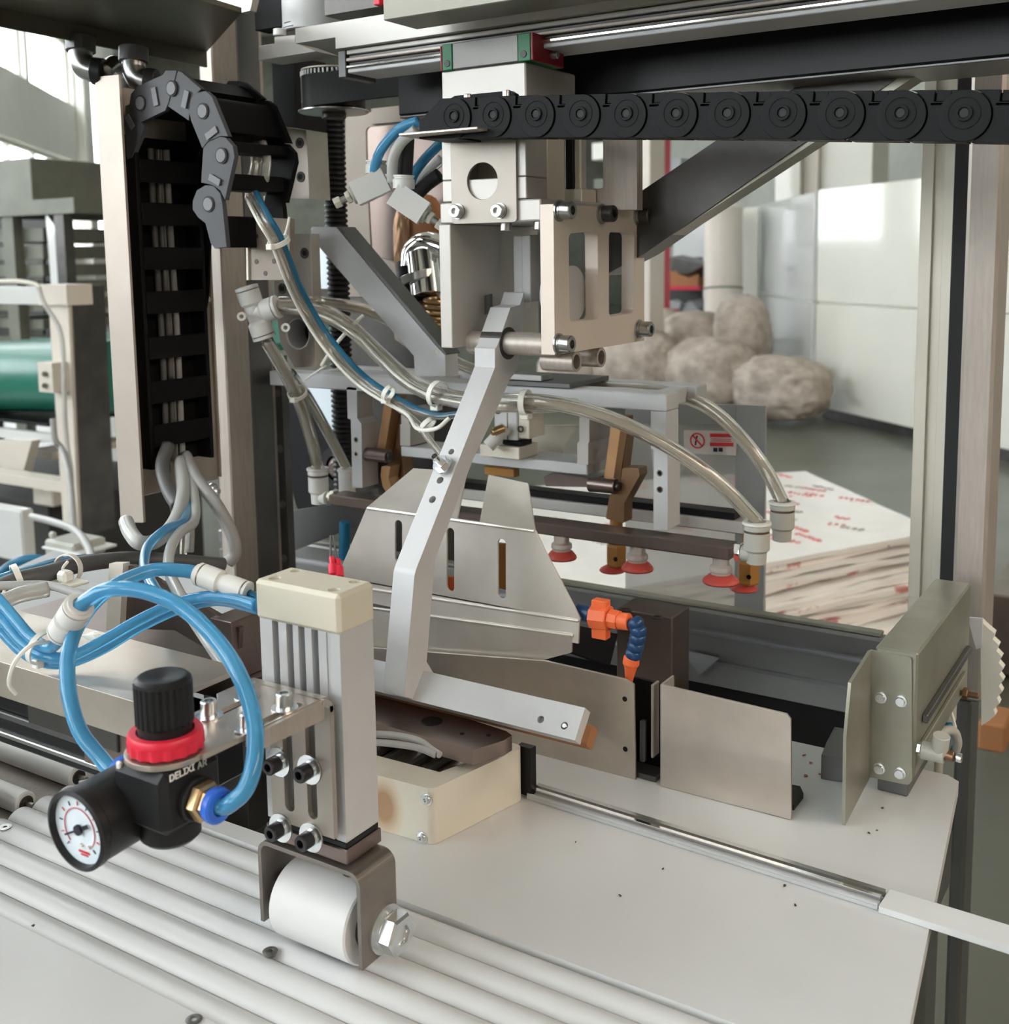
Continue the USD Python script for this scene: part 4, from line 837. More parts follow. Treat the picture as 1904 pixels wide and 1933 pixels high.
# ------------------------------------------------------------------ ramp plates, guide sheet, right stop
ry_ = .6835
t = Thing('ramp_plate', 'steel guide plate standing on the table left of the dark gap, behind the press bar', 'plate')
t.a('plate', slab('y', ry_, [(690, 1222), (1030, 1248), (1184, 1283), (1196, 1293), (1199, 1472), (1060, 1436.5), (690, 1340)], .002), 'steel_sheet')
for u, v in ((1179, 1319.5), (1180, 1414)): p = P(u, v, y=ry_); t.a('hole', rod(p, p - A([0, .0003, 0]), .0019, 14), 'black_alu')
t.end()
t = Thing('ramp_plate', 'steel guide plate standing on the table right of the dark gap', 'plate')
t.a('plate', slab('y', ry_, [(1246, 1292), (1484, 1348), (1492, 1358), (1493, 1547.5), (1246, 1484)], .002, rnd=.0005), 'steel_sheet'); t.a('flange', slab('y', ry_ + .002, [(1246, 1292), (1250, 1293), (1250, 1486), (1246, 1484)], .02), 'brushed')
t.a('foot', slab('z', .004, [(1498, 1520), (1516, 1497), (1510, 1484), (1440, 1470), (1440, 1500)], -.0038), 'rubber'); t.end()
t = Thing('gap_guide', 'dark slotted guide between the two steel ramp plates', 'guide')
t.a('back', slab('y', ry_ + .026, [(1190, 1278), (1262, 1294), (1262, 1462), (1190, 1448)], .003), 'black_alu'); t.a('blade', pbox('y', ry_ + .012, [(1228, 1292), (1233, 1432)], .010), 'brushed'); t.a('blade', pbox('y', ry_ + .008, [(1207, 1360), (1216, 1440)], .004), 'dark_alu'); t.a('floor', box(-.345, -.318, ry_ + .003, ry_ + .02, .0002, .004), 'dark_steel'); t.end()  # black back sheet keeps the recess between the plates dark
# folded guide sheet hanging from the gripper
t = Thing('guide_sheet', 'wide folded stainless guide sheet with two vertical slots behind the bent arm', 'guide sheet')
gy = .690
def gs(y, pts): return uv2('y', y, pts)
mid_ = Polygon(uv2('y', gy, [(692, 958), (1010, 1002), (1023, 1030), (1095, 1168), (1093, 1176), (640, 1108), (636, 1090)]))
for a, b in (((752, 990), (752, 1055)), ((850, 1005), (850, 1108)), ((947, 1026), (947, 1122))): mid_ = mid_.difference(slot('y', gy, a, b, .0036))
t.a('mid_panel', extr('y', gy, mid_, .0018), 'sheet_bright')
def quad3(a, b, c, d, th, n):
    a, b, c, d = map(A, (a, b, c, d)); n = A(n) * th; return hull([a, b, c, d, a + n, b + n, c + n, d + n])
zl = P(692, 958, y=gy)
u1, u2 = P(1010, 1002, y=gy), P(692, 958, y=gy); t1, t2 = P(996, 912, y=gy + .055), P(780, 884, y=gy + .055); t3 = P(905, 895, y=gy + .055)
m1 = P(905, 985, y=gy); m2 = P(860, 980, y=gy)
t.a('upper_panel', quad3(u1, m1, P(922, 896, y=gy + .055), t1, .0018, (0, .75, -.6)), 'sheet_bright', label='upper right panel, leaning back')
t.a('upper_panel', quad3(P(862, 982, y=gy), u2, t2, P(880, 890, y=gy + .055), .0018, (0, .75, -.6)), 'sheet_bright', label='upper left panel, leaning back')
b1, b2 = P(1093, 1174, y=gy), P(640, 1106, y=gy)
fold_line = [(gy + .0009, b1[2] + .001), (gy + .0009, b1[2]), (gy + .0006, b1[2] - .003), (gy - .0004, b1[2] - .012), (gy - .0010, b1[2] - .016)]
t.a('jog', fold('x', P(640, 1106, y=gy)[0] + .004, b1[0], fold_line, .0018), 'sheet_bright')
t.a('lower_panel', slab('y', gy - .0019, [(660, 1144), (1080, 1196), (1078, 1232), (930, 1271), (812, 1246), (660, 1225)], .0018), 'sheet_bright')
t.a('bend', rod(P(694, 959, y=gy - .0003), P(1009, 1002.5, y=gy - .0003), .0016, 12), 'sheet_bright'); t.a('bend', rod(P(645, 1104, y=gy - .0002), P(1092, 1172, y=gy - .0002), .0014, 12), 'sheet_bright'); t.a('bend', rod(P(660, 1142, y=gy - .0018), P(1082, 1200, y=gy - .0018), .0014, 12), 'sheet_bright')
for u0, u1_ in ((850, 'orange'), (947, 'amber')):
    p = P(u0, 1090 if u0 == 850 else 1060, y=gy + .012); t.a('slot_insert', box(p[0] - .004, p[0] + .004, p[1], p[1] + .004, p[2] - (.012 if u0 == 850 else .022), p[2] + (.0 if u0 == 850 else .014)), u1_)
t.end()
# right stop: bent plates and slide unit behind
t = Thing('stop_bracket', 'angled olive-grey stop bracket standing upright at the right end of the table', 'bracket')
sx = P(1588.5, 1558, z=0)[0]; syb = P(1634, 1466, x=sx)[1]
t.a('side_wing', slab('x', sx, [(1588.5, 1557), (1591, 1388), (1600, 1288), (1638, 1227), (1635, 1467)], .0022), 'stand_paint')
wy = syb
wing = Polygon(uv2('y', wy, [(1638, 1227), (1720, 1242), (1721, 1474), (1714, 1482), (1634, 1466)])).buffer(-.002).buffer(.002)
t.a('face_wing', extr('y', wy, wing, .0022), 'stand_paint')
for u, v in ((1662, 1316), (1700, 1323), (1659, 1450), (1698, 1459)):
    p = P(u, v, y=wy); t.a('hex_screw', lathe(p, (0, -1, 0), [(.0042, 0), (.0042, .0012), (.0030, .0014), (.0028, .0034), (.0012, .0034)], 18), 'zinc')
t.end()
sxa, sxb = P(1655, 1300, y=wy + .0024)[0] - .002, P(1722, 1300, y=wy + .0024)[0] + .003; szt = P(1700, 1238, y=wy + .003)[2] + .004
t = Thing('slide_unit', 'olive-grey pneumatic slide unit reaching back behind the stop bracket', 'slide unit')
syE = wy + .19
t.a('body', box(sxa, sxb, wy + .0026, syE, .014, szt, .0015), 'stand_paint'); t.a('side_rail', box(sxb, sxb + .004, wy + .02, syE - .01, .048, .054), 'dark_alu'); t.a('side_rail', box(sxb, sxb + .003, wy + .01, syE - .02, .030, .036), 'stand_paint'); t.a('foot', box(sxa + .004, sxb - .004, wy + .003, wy + .10, .0003, .014), 'dark_alu'); t.end()
t = Thing('elbow_fitting', 'grey push-in elbow at the side of the slide unit near the table corner', 'hose fitting')
p = P(1748, 1417, x=sxb + .006)
t.a('body', cat(rod(p - A([.003, 0, 0]), p + A([.012, 0, 0]), .0062, 22), rod(p + A([.008, 0, 0]), p + A([.010, -.002, .014]), .0056, 20)), 'fitting_grey'); t.a('nut', rod(p - A([.006, 0, 0]), p - A([.003, 0, 0]), .0052, 6), 'chrome'); t.a('adjuster', rod(p + A([.012, 0, 0]), p + A([.018, 0, 0]), .0036, 16), 'brown_bronze'); t.a('adjuster', rod(p + A([.019, 0, 0]), p + A([.023, 0, 0]), .0032, 16), 'chrome'); t.end()
t = Thing('elbow_fitting', 'upper beige push-in elbow beside the right post with a thin screw', 'hose fitting')
p2 = P(1786, 1330, d=.90)
t.a('body', cat(rod(p2 + A([0, 0, .016]), p2 - A([0, 0, .012]), .0078, 22), rod(p2, p2 + A([-.012, .004, .010]), .0065, 20)), 'fitting_grey'); t.a('screw', rod(p2 + A([.006, 0, .012]), p2 + A([.024, 0, .012]), .0024, 12), 'brown_bronze'); t.a('nut', rod(p2 + A([.012, 0, .012]), p2 + A([.016, 0, .012]), .005, 6), 'brown_bronze'); t.end()
tube('air_hose', np.vstack([[p2 - A([0, 0, .012])], hp((1786, 1372, .90), (1780, 1400, .89), (1770, 1418, .87))]), .0052, 'blue_dark', 'short blue hose between the two elbows beside the slide unit')
tube('air_hose', hp((1762, 1402, .85), (1778, 1382, .86), (1798, 1380, .87), (1806, 1400, .875), (1800, 1425, .88)), .0038, 'fitting_grey', 'short beige hose arching over the lower elbow at the table corner')
tube('sensor_cable', hp((1768, 1270, .93), (1780, 1300, .90), (1795, 1345, .89), (1805, 1390, .88), (1802, 1420, .88)), .0014, 'nylon', 'thin white cable hanging beside the two elbows', 'cable')

# posts at the right
t = Thing('frame_post', 'pale grooved aluminium profile post at the right of the machine frame', 'post')
py = 1.02; g0, g1 = P(1727, 700, y=py)[0], P(1790, 700, y=py)[0]
pp = Polygon([(g0, py), (g1, py), (g1, py + .04), (g0, py + .04)])
for f in (.36, .52): x = g0 + (g1 - g0) * f; pp = pp.difference(Polygon([(x, py - .01), (x + .0045, py - .01), (x + .0045, py + .006), (x, py + .006)]))
t.a('profile', extr('z', -.8, pp, 1.55), 'cream_metal'); t.end()
t = Thing('frame_post', 'tan steel post at the far right with a bright vertical edge', 'post')
qy = .995; h0, h1 = P(1812, 700, y=qy)[0], P(1876, 700, y=qy)[0]
zq = P(1800, 1320, y=qy)[2]; t.a('tube', box(h0, h1, qy, qy + .05, zq, .80, .003), 'brushed'); t.a('shaded_leg', box(h0 + .006, h1 - .008, qy + .004, qy + .046, -.8, zq - .0005, .003), 'dark_alu'); t.a('seal', box(h0 - .0125, h0 - .0005, qy + .01, qy + .045, zq, .80), 'rubber'); t.end()  # dark lower leg carries the shade at the post's foot in its colour
t = Thing('foam_strip', 'white frayed foam strip hanging from a patch of tape on the far right post', 'foam strip')
rg = np.random.default_rng(4); outl = [P(1848, 1170, y=.985), P(1852, 1300, y=.985), P(1850, 1365, y=.985)]
pts = [(1850, 1172)] + [(1862 + 26 * math.sin((v - 1180) / 190 * math.pi) ** .8 + (6 if k % 2 else -2), v) for k, v in enumerate(range(1185, 1368, 11))] + [(1852, 1370)]
t.a('foam', slab('y', .982, pts, .010), 'nylon'); t.a('tape', slab('y', .9785, [(1826, 1166), (1854, 1168), (1853, 1222), (1842, 1226), (1832, 1190)], .003), 'white_plastic'); t.end()
one('floor_block', bbox(1846, 1362, 1895, 1425, 2.1, .1), 'cork', 'rusty brown block on the floor behind the far right post', 'block')
one('floor_bin', bbox(1860, 1120, 2100, 1310, 3.0, .5), 'brown_steel', 'dark brown bin on the floor at the right edge', 'bin')
# rear extrusion
ey = .965; ez = P(1380, 1161, y=ey)[2]
t = Thing('rear_profile', 'dark grey grooved aluminium profile running along the back of the table', 'profile')
ep = [(ey + .016, ez), (ey + .002, ez), (ey, ez - .002), (ey, ez - .016), (ey + .008, ez - .017), (ey + .008, ez - .024), (ey, ez - .025), (ey, ez - .040), (ey + .006, ez - .041), (ey + .006, ez - .050), (ey, ez - .051), (ey, ez - .072), (ey + .016, ez - .072)]
t.a('profile', extr('x', -1.05, Polygon(ep), .82), 'profile_grey'); t.a('top_strip', box(-1.05, -.235, ey + .006, ey + .017, ez + .0003, ez + .0035), 'stand_paint'); t.a('lower_cover', box(-1.05, -.23, ey + .002, ey + .04, ez - .17, ez - .073), 'black_alu')
tri = Polygon(uv2('y', ey - .002, [(1288, 1226), (1358, 1242), (1322, 1272)])); t.a('corner_tab', extr('y', ey - .002, tri, -.002), 'grey_panel')
for x in (-.95, -.30): t.a('leg', box(x - .02, x + .02, ey + .005, ey + .045, -.8, ez - .171), 'dark_alu')
t.end()
# cooling nozzle: orange valve, blue segmented arm, orange cone
t = Thing('coolant_nozzle', 'orange and navy segmented coolant nozzle pointing down at the ramp plate gap', 'nozzle')
ny = .7005
v0, v1 = P(1112, 1165, y=ny), P(1185, 1173, y=ny); ax_ = v1 - v0
t.a('joint', rod(P(1090, 1155, y=ny), P(1116, 1160, y=ny), .0062, 20), 'navy')
a_, b_ = P(1118, 1163, y=ny), P(1150, 1167, y=ny); t.a('valve_body', rod(a_, b_, .0095, 8), 'orange', smooth=20)
c_ = P(1134, 1163, y=ny); t.a('valve_lever', box(c_[0] - .006, c_[0] + .006, c_[1] - .004, c_[1] + .004, c_[2] - .0165, c_[2] + .0125), 'orange'); t.a('collar', rod(P(1150, 1167, y=ny), P(1168, 1171, y=ny), .0072, 8), 'orange', smooth=20); t.a('collar', rod(P(1168, 1172, y=ny), P(1188, 1174, y=ny), .0062, 16), 'orange')
seg = [(1196, 1172), (1205, 1185), (1204, 1200), (1201, 1215), (1197, 1229), (1194, 1241)]
for k in range(len(seg) - 1):
    s0, s1 = P(*seg[k], y=ny), P(*seg[k + 1], y=ny); t.a('segment', lathe(s0, s1 - s0, [(.004, -.002), (.0058, 0), (.0062, .003), (.0052, .0052), (.0040, .0066)], 22), 'navy', smooth=True)
s0, s1 = P(1192, 1240, y=ny), P(1187, 1286, y=ny); L = np.linalg.norm(s1 - s0)
t.a('cone', lathe(s0, s1 - s0, [(.0045, -.001), (.0058, .0005), (.0060, L * .28), (.0046, L * .42), (.0026, L), (.0014, L), (.0012, L * .8)], 24), 'orange'); t.end()
t = Thing('nozzle_block', 'brown machined block behind the coolant nozzle with two bores on top', 'block')
kb0, kb1 = P(1163, 1150, y=.80), P(1268, 1280, y=.80); kz = P(1268, 1166, y=.80)[2]
t.a('block', box(kb0[0], kb1[0], .80, .835, -.012, kz, .001), 'brown_steel')
for u in (1180, 1240): p = P(u, 1152 if u < 1200 else 1166, z=kz); t.a('bore', ringm(p, p + A([0, 0, .0008]), .0048, .0028, 20), 'dark_steel')
t.end()
one('drip_sheet', quad3(P(1010, 1210, y=.76), P(1150, 1260, y=.76), P(1165, 1200, y=.80), P(1020, 1170, y=.80), .002, (0, .5, .6)), 'black_alu', 'black sloping sheet right of the guide sheet under the orange valve', 'sheet')
one('chip_pad', slab('z', .018, [(1550, 1425), (1592, 1432), (1592, 1375), (1575, 1372), (1560, 1400)], -.0175), 'dark_alu', 'dark grey block lying on the table left of the stop bracket', 'block')
# ------------------------------------------------------------------ suction gripper
t = Thing('suction_gripper', 'light aluminium frame of the suction gripper with bronze levers on its posts', 'gripper')
fy0 = .850
t.a('front_bar', box(-.838, -.3851, fy0, fy0 + .025, .2402, .2552, .001), 'alu'); t.a('rear_bar', box(-.80, -.3851, fy0 + .062, fy0 + .087, .2402, .2552, .001), 'alu')
for x in (-.400, -.530, -.645, -.79): t.a('tie_bar', box(x - .007, x + .007, fy0 + .0252, fy0 + .0618, .2410, .2545), 'alu')
t.a('top_plate', box(-.560, -.475, fy0 - .004, fy0 + .070, .2554, .2600), 'dark_alu'); t.a('top_clip', box(-.540, -.505, fy0 - .002, fy0 + .02, .2602, .2660), 'steel')
t.a('post', slab('y', fy0, [(654, 730), (673, 732), (674, 790), (682, 800), (684, 921), (665, 921), (662, 792), (656, 790)], .025), 'alu'); t.a('post', slab('y', fy0, [(1228, 776), (1257, 778), (1257, 848), (1260, 850), (1260, 1000), (1233, 1000), (1233, 850), (1228, 846)], .025), 'alu')
t.a('post', slab('y', fy0 + .062, [(1228, 776), (1257, 778), (1257, 848), (1257, 960), (1235, 960), (1228, 846)], .025), 'alu')
for u, v in ((672, 830), (672, 857), (1245, 893), (1245, 924)): p = P(u, v, y=fy0); t.a('screw_hole', ringm(p, p - A([0, .0003, 0]), .0028, .0018, 16), 'chrome'); t.a('screw_hole', rod(p + A([0, .0002, 0]), p - A([0, .0002, 0]), .0019, 12), 'black_alu')
ly = .870
za, zb2 = P(757, 842, y=ly)[2], P(757, 861, y=ly)[2]
t.a('lower_bar', box(P(756, 850, y=ly)[0], P(1108, 890, y=ly)[0], ly, ly + .04, zb2, za, .0008), 'alu')
t.a('lower_upright', slab('y', ly - .0005, [(757, 772), (771, 774), (772, 800), (774, 803), (774, 842), (755, 841), (755, 802), (757, 800)], .04), 'alu_face'); t.a('lower_upright', slab('y', ly - .0005, [(1093, 788), (1112, 790), (1112, 834), (1110, 837), (1110, 878), (1089, 876), (1089, 836), (1093, 833)], .04), 'alu_face')
# bronze levers
for k, (f, m_, s, foot) in enumerate((([(725.5, 757), (741, 759), (723.5, 867), (709, 864)], [(740, 760), (754, 764), (757, 845), (764, 905), (738, 928), (731, 868)], [(720, 880), (737, 880), (733, 903), (738, 921), (729, 930), (722, 919), (718, 897)], (708, 745, 741, 757)),
                                      ([(1153.6, 800), (1172, 801), (1155, 923), (1137, 920)], [(1171, 802), (1184, 806), (1174, 890), (1160, 928), (1152, 924)], [(1175, 883), (1205, 884), (1207, 898), (1178, 950), (1178, 988), (1143, 979), (1150, 935), (1169, 922)], (1128, 1176, 785, 800)))):
    i = t.a('lever', slab('y', .866, f, .014, rnd=.0012), 'bronze'); t.a('link_plate', slab('y', .8805, m_, .016, rnd=.001), 'brown_bronze'); t.a('lever', slab('y', .862, s, .016, rnd=.0015), 'bronze' if k == 0 else 'brown_bronze')
    t.a('clamp', pbox('y', .872, [(foot[0], foot[2]), (foot[1], foot[3])], .02), 'brown_bronze'); a, b = ((691, 857), (734, 861)) if k == 0 else ((1113, 914), (1163, 918))
    t.a('pivot_pin', rod(P(*a, y=.858), P(*b, y=.858), .0068, 20), 'brown_steel'); q = P(*b, y=.858); t.a('pin_end', rod(q, q + A([.003, 0, 0]), .0042, 16), 'dark_steel')
t.end()
t = Thing('gripper_cylinder', 'small white air cylinder with a brass throttle in the middle of the gripper frame', 'cylinder')
vy = .862; q0, q1 = P(932, 771, y=vy), P(976, 832, y=vy)
t.a('body', box(q0[0], q1[0], vy, vy + .02, q1[2], q0[2] + .004, .0008), 'white_plastic'); t.a('groove', box(q0[0] + (q1[0] - q0[0]) * .55, q0[0] + (q1[0] - q0[0]) * .62, vy - .0003, vy + .001, q1[2], q0[2]), 'steel'); t.a('side_plate', box(q1[0], q1[0] + .012, vy + .002, vy + .03, q1[2] + .002, q0[2] + .004), 'cream_metal')
t.a('gasket', box(q0[0] + .008, q1[0] + .004, vy + .001, vy + .02, q1[2] - .005, q1[2] - .0002), 'black_alu'); b0, b1 = P(905, 845, y=vy - .004), P(980, 864, y=vy - .004); t.a('base', box(b0[0], b1[0], vy - .004, vy + .03, za + .0003, q1[2] - .0055), 'cream_metal')
for u, v in ((940, 775), (983, 810)): p = P(u, v, y=vy); t.a('bore', ringm(p - A([0, .0002, 0]), p - A([0, .0010, 0]), .0032, .0018, 18), 'dark_steel')
p, q = P(955, 806, y=vy - .006), P(921, 843, y=vy - .018); t.a('throttle', rod(p, q, .0062, 22), 'fitting'); c_ = P(950, 808, y=vy - .012); t.a('throttle_knob', cat(rod(c_, P(932, 815, y=vy - .02), .0040, 18), rod(P(936, 814, y=vy - .02), P(928, 817, y=vy - .024), .0030, 16)), 'brass'); t.end()
one('plastic_guard', slab('y', .935, [(1000, 803), (1088, 803), (1056, 861), (1000, 857)], .003), 'cream', 'pale green-cream plastic guard hanging inside the gripper frame', 'guard')
one('yellow_spacer', pbox('y', .885, [(914, 880), (970, 902)], .01), 'amber', 'amber plastic spacer below the lower bar of the gripper frame', 'spacer')
# vacuum rails with their cups
za_, zb3 = .1353, .1248
t = Thing('vacuum_rail', 'front brown square vacuum rail with a hose elbow at each end', 'vacuum rail')
t.a('tube', box(-.7485, -.3225, .835, .8600, zb3, za_, .0012), 'brown_steel'); t.a('end_nut', lathe((-.3225, .8475, .1302), (1, 0, 0), [(.0075, 0), (.0080, .0008), (.0080, .0050), (.0074, .0056), (.0050, .0056), (.0050, .010)], 6), 'chrome', smooth=20); t.a('end_nut', lathe((-.7485, .8475, .1302), (-1, 0, 0), [(.0075, 0), (.0080, .0008), (.0080, .0050), (.0050, .0056), (.0050, .010)], 6), 'cream_metal', smooth=20)

t.end()
t = Thing('vacuum_rail', 'rear pale aluminium vacuum rail with a black strip on top', 'vacuum rail')
t.a('tube', box(-.70, -.3355, .900, .925, .1305, .1412, .001), 'alu_face'); t.a('strip', box(-.66, -.345, .903, .922, .1414, .1475), 'black_alu'); t.a('clamp_block', slab('y', .893, [(1025, 900), (1040, 893), (1122, 903), (1122, 920), (1030, 918)], .03), 'brown_steel'); t.end()
def cup(x, y, z, r, label):
    t = Thing('suction_cup', label, 'suction cup', None)
    t.a('stem', lathe((x, y, z), (0, 0, -1), [(.0062, .0002), (.0068, .002), (.0068, .0075), (.0090, .0090), (.0094, .0125), (.0080, .0140), (.0082, .0165)], 26), 'cup_clear')
    t.a('lip', lathe((x, y, z), (0, 0, -1), [(.0075, .0150), (.0100, .0162), (r * .97, .0200), (r, .0218), (r * .96, .0228), (r * .7, .0205), (.006, .0190)], 32, cap=False), 'red_rubber', smooth=True); t.end()
for u, v, r, lab in ((1360, 1092, .0150, 'red-lipped suction cup nearest the right end of the front vacuum rail'), (1203, 1068, .0138, 'middle red-lipped suction cup under the front vacuum rail'), (1060, 1044, .0135, 'red-lipped suction cup beside the right edge of the guide sheet'), (716, 985, .0135, 'pale red suction cup at the left end, half hidden by the guide sheet')):
    p = P(u, v, y=.8475); cup(p[0], .8475, zb3 - .0002, r, lab)
for u, v, lab in ((1412, 1083, 'amber hexagon cup holder at the right end of the rear vacuum rail'), (1163, 1050, 'amber hexagon cup holder under the middle of the rear vacuum rail')):
    p = P(u, v, y=.9125); t = Thing('cup_holder', lab, 'cup holder'); t.a('hexagon', lathe(A([p[0], .9125, p[2] + .012]), (0, 0, -1), [(.0085, 0), (.0100, .002), (.0100, .019), (.0085, .021)], 6), 'amber', smooth=20); t.a('bore', rod((p[0] + .004, .9033, p[2]), (p[0] + .004, .9025, p[2]), .0022, 12), 'black_alu'); t.a('stem', rod((p[0], .9125, p[2] + .0121), (p[0], .9125, .1304), .006, 16), 'amber'); t.a('lip', lathe((p[0] - .004, .9125, p[2] - .009), (0, 0, -1), [(.006, 0), (.011, .003), (.0125, .005), (.0115, .006), (.006, .004)], 28), 'red_rubber'); t.end()
def elbow(x, y, z0, z1, side, label, m='fitting_grey', r=.0104):
    t = Thing('elbow_fitting', label, 'hose fitting'); L = z1 - z0
    body = lathe((x, y, z0), (0, 0, 1), [(r * .45, 0), (r * .75, .001), (r * .80, L * .30), (r, L * .36), (r, L * .76), (r * .95, L * .77), (r * .95, L * .82), (r * 1.02, L * .83), (r * 1.02, L * .94)], 30)
    t.a('body', cat(body, rod((x, y, z0 + r * .75), (x + side * r * 1.15, y, z0 + r * .75), r * .66, 22)) if side else body, m); t.a('collar', lathe((x, y, z1 - L * .06), (0, 0, 1), [(r * 1.02, 0), (r * 1.12, .0008), (r * 1.10, .0026), (r * .72, .0030), (r * .68, 0)], 30, cap=False), 'fitting'); t.a('ring', ringm((x, y, z0 + L * .77), (x, y, z0 + L * .82), r * .97, r * .7, 28), 'brown_steel'); t.end()
xe = P(1428, 1010, y=.8475)[0]; ztop = P(1428, 986, y=.8475)[2]
elbow(xe, .8475, .1215, ztop, -1, 'grey push-in elbow at the right end of the front vacuum rail')
xr2 = P(1476, 985, y=.9125)[0]; z20, z21 = P(1476, 1022, y=.9125)[2], P(1476, 948, y=.9125)[2]
elbow(xr2, .9125, z20, z21, 0, 'grey push-in fitting at the right end of the rear vacuum rail')
xle = P(601, 915, y=.8475)[0]; zl1 = P(601, 884, y=.8475)[2]
elbow(xle, .8475, .1205, zl1, 1, 'white push-in elbow at the left end of the front vacuum rail', 'fitting')
p = P(654, 888, d=1.20); t = Thing('elbow_fitting', 'white push-in collar behind the left post of the gripper', 'hose fitting'); t.a('body', rod(p - A([0, 0, .03]), p - A([0, 0, .001]), .0090, 24), 'fitting'); t.a('collar', ringm(p - A([0, 0, .0008]), p + A([0, 0, .002]), .0100, .0062, 28), 'fitting'); t.end()

# ------------------------------------------------------------------ vacuum hoses
eR, eB, eL = A([xe, .8475, ztop]), A([xr2, .9125, z21]), A([xle, .8475, zl1])
def chose(pts, r, label, m='clear_tube', wall=.0012):
    t = Thing('vacuum_hose', label, 'hose'); t.a('hose', hose(pts, r, wall, 8, 16), m, smooth=True)
    if r > .0045: t.a('inner_tube', hose(pts + A([0, 0, -.0005]), r * .50, None, 8, 10), 'clear_core', smooth=True)
    return t.end()
chose(np.vstack([hp((524, 578, 1.02), (575, 579, 1.02), (622, 591, 1.02), (665, 618, 1.01), (710, 660, 1.0), (755, 702, .985), (800, 731, .965), (850, 748, .945), (905, 756, .925), (960, 757, .905), (1020, 758, .893), (1090, 770, .888), (1170, 797, .886), (1250, 836, .887), (1320, 882, .889), (1372, 926, .893), (1408, 964, .896)), [eR]]), .0062, 'clear vacuum hose arching from the white tee past the bent arm to the front elbow')
chose(np.vstack([hp((524, 571, 1.03), (600, 571, 1.05), (670, 580, 1.09), (720, 598, 1.11), (790, 640, 1.12), (880, 692, 1.10), (1000, 722, 1.07), (1130, 731, 1.035), (1240, 738, 1.005), (1300, 752, .99), (1352, 780, .98), (1405, 833, .972), (1447, 890, .968)), [eB]]), .0060, 'clear vacuum hose curving behind the gripper frame down to the rear right fitting')
chose(hp((530, 582, 1.022), (585, 590, 1.015), (630, 606, 1.01), (675, 636, 1.0), (716, 676, .99), (760, 717, .975), (805, 744, .957), (850, 757, .94), (905, 765, .918), (960, 767, .90), (1030, 768, .905), (1085, 762, .93)), .0050, 'second clear hose alongside the long arching one, ending at the gripper frame')
chose(np.vstack([hp((504, 645, 1.03), (520, 672, 1.04), (545, 717, 1.06), (568, 767, 1.09), (583, 815, 1.115), (595, 858, 1.128)), [eL]]), .0064, 'clear vacuum hose dropping from the white tee to the front left elbow')
chose(hp((548, 706, 1.08), (575, 742, 1.12), (605, 792, 1.17), (634, 846, 1.19), (653, 882, 1.20)), .0056, 'clear vacuum hose running down behind the left elbow of the front rail')
for k, (du, dv, r, m_, lab) in enumerate(((0, 0, .0030, 'clear_tube', 'clear thin hose on the upper side of the bundle hanging from the chain'), (-7, 5, .0030, 'clear_tube', 'clear thin hose on the lower side of the bundle hanging from the chain'), (5, -2, .0026, 'blue_dark', 'thin blue hose in the bundle hanging from the chain'), (-12, 9, .0018, 'nylon', 'thin white cable in the bundle hanging from the chain'))):
    pts = [(478, 366, .93), (502, 412, .90), (522, 445, .905), (541, 492, .92), (560, 540, .945), (583, 585, .965), (612, 632, .975), (652, 682, .975), (692, 720, .975), (735, 748, .965), (780, 773, .955), (825, 786, .945), (866, 782, .94)]
    if k == 1: pts = pts[:10] + [(790, 790, .955), (815, 822, .945), (838, 852, .94)]
    if k == 3: pts = pts[:11] + [(800, 800, .95), (835, 800, .94), (860, 780, .94)]
    q = hp(*[(u + du, v + dv, d) for u, v, d in pts]); (chose(q, r, lab, wall=.0007) if m_ == 'clear_tube' else tube('thin_hose', q, r, m_, lab, 'hose'))
tie(P(526, 456, d=.907), P(545, 500, d=.92) - P(510, 420, d=.90), .0085, .004, 'white cable tie round the thin hose bundle on the drilled tan plate', hp((538, 444, .90), (543, 425, .90), (546, 410, .90)))
tie(P(733, 742, d=.955), P(760, 760, d=.95) - P(700, 722, d=.965), .0064, .004, 'white cable tie round the thin hose bundle above the left bronze lever')
tie(P(826, 744, d=.95), P(850, 752, d=.94) - P(800, 735, d=.96), .0108, .005, 'white cable tie round the clear hoses left of the bent arm')
tie(P(992, 760, d=.90), P(1020, 760, d=.893) - P(960, 758, d=.905), .0100, .005, 'white cable tie round the clear hoses right of the bent arm')
tie(P(561, 742, d=1.07), P(572, 775, d=1.09) - P(548, 712, d=1.06), .0088, .004, 'white cable tie where the two left vacuum hoses part', hp((572, 720, 1.05), (600, 700, 1.045), (615, 690, 1.04)))
tie(P(808, 800, d=.95), P(820, 815, d=.945) - P(800, 790, d=.95), .0065, .004, 'white cable tie on the thin hoses left of the stud in the bent arm')
one('nylon_strap', hose(hp((607, 690, 1.04), (630, 655, 1.03), (660, 620, 1.02), (686, 595, 1.02)), .0018), 'nylon', 'long white tie tail sticking up between the crossing hoses', 'strap')
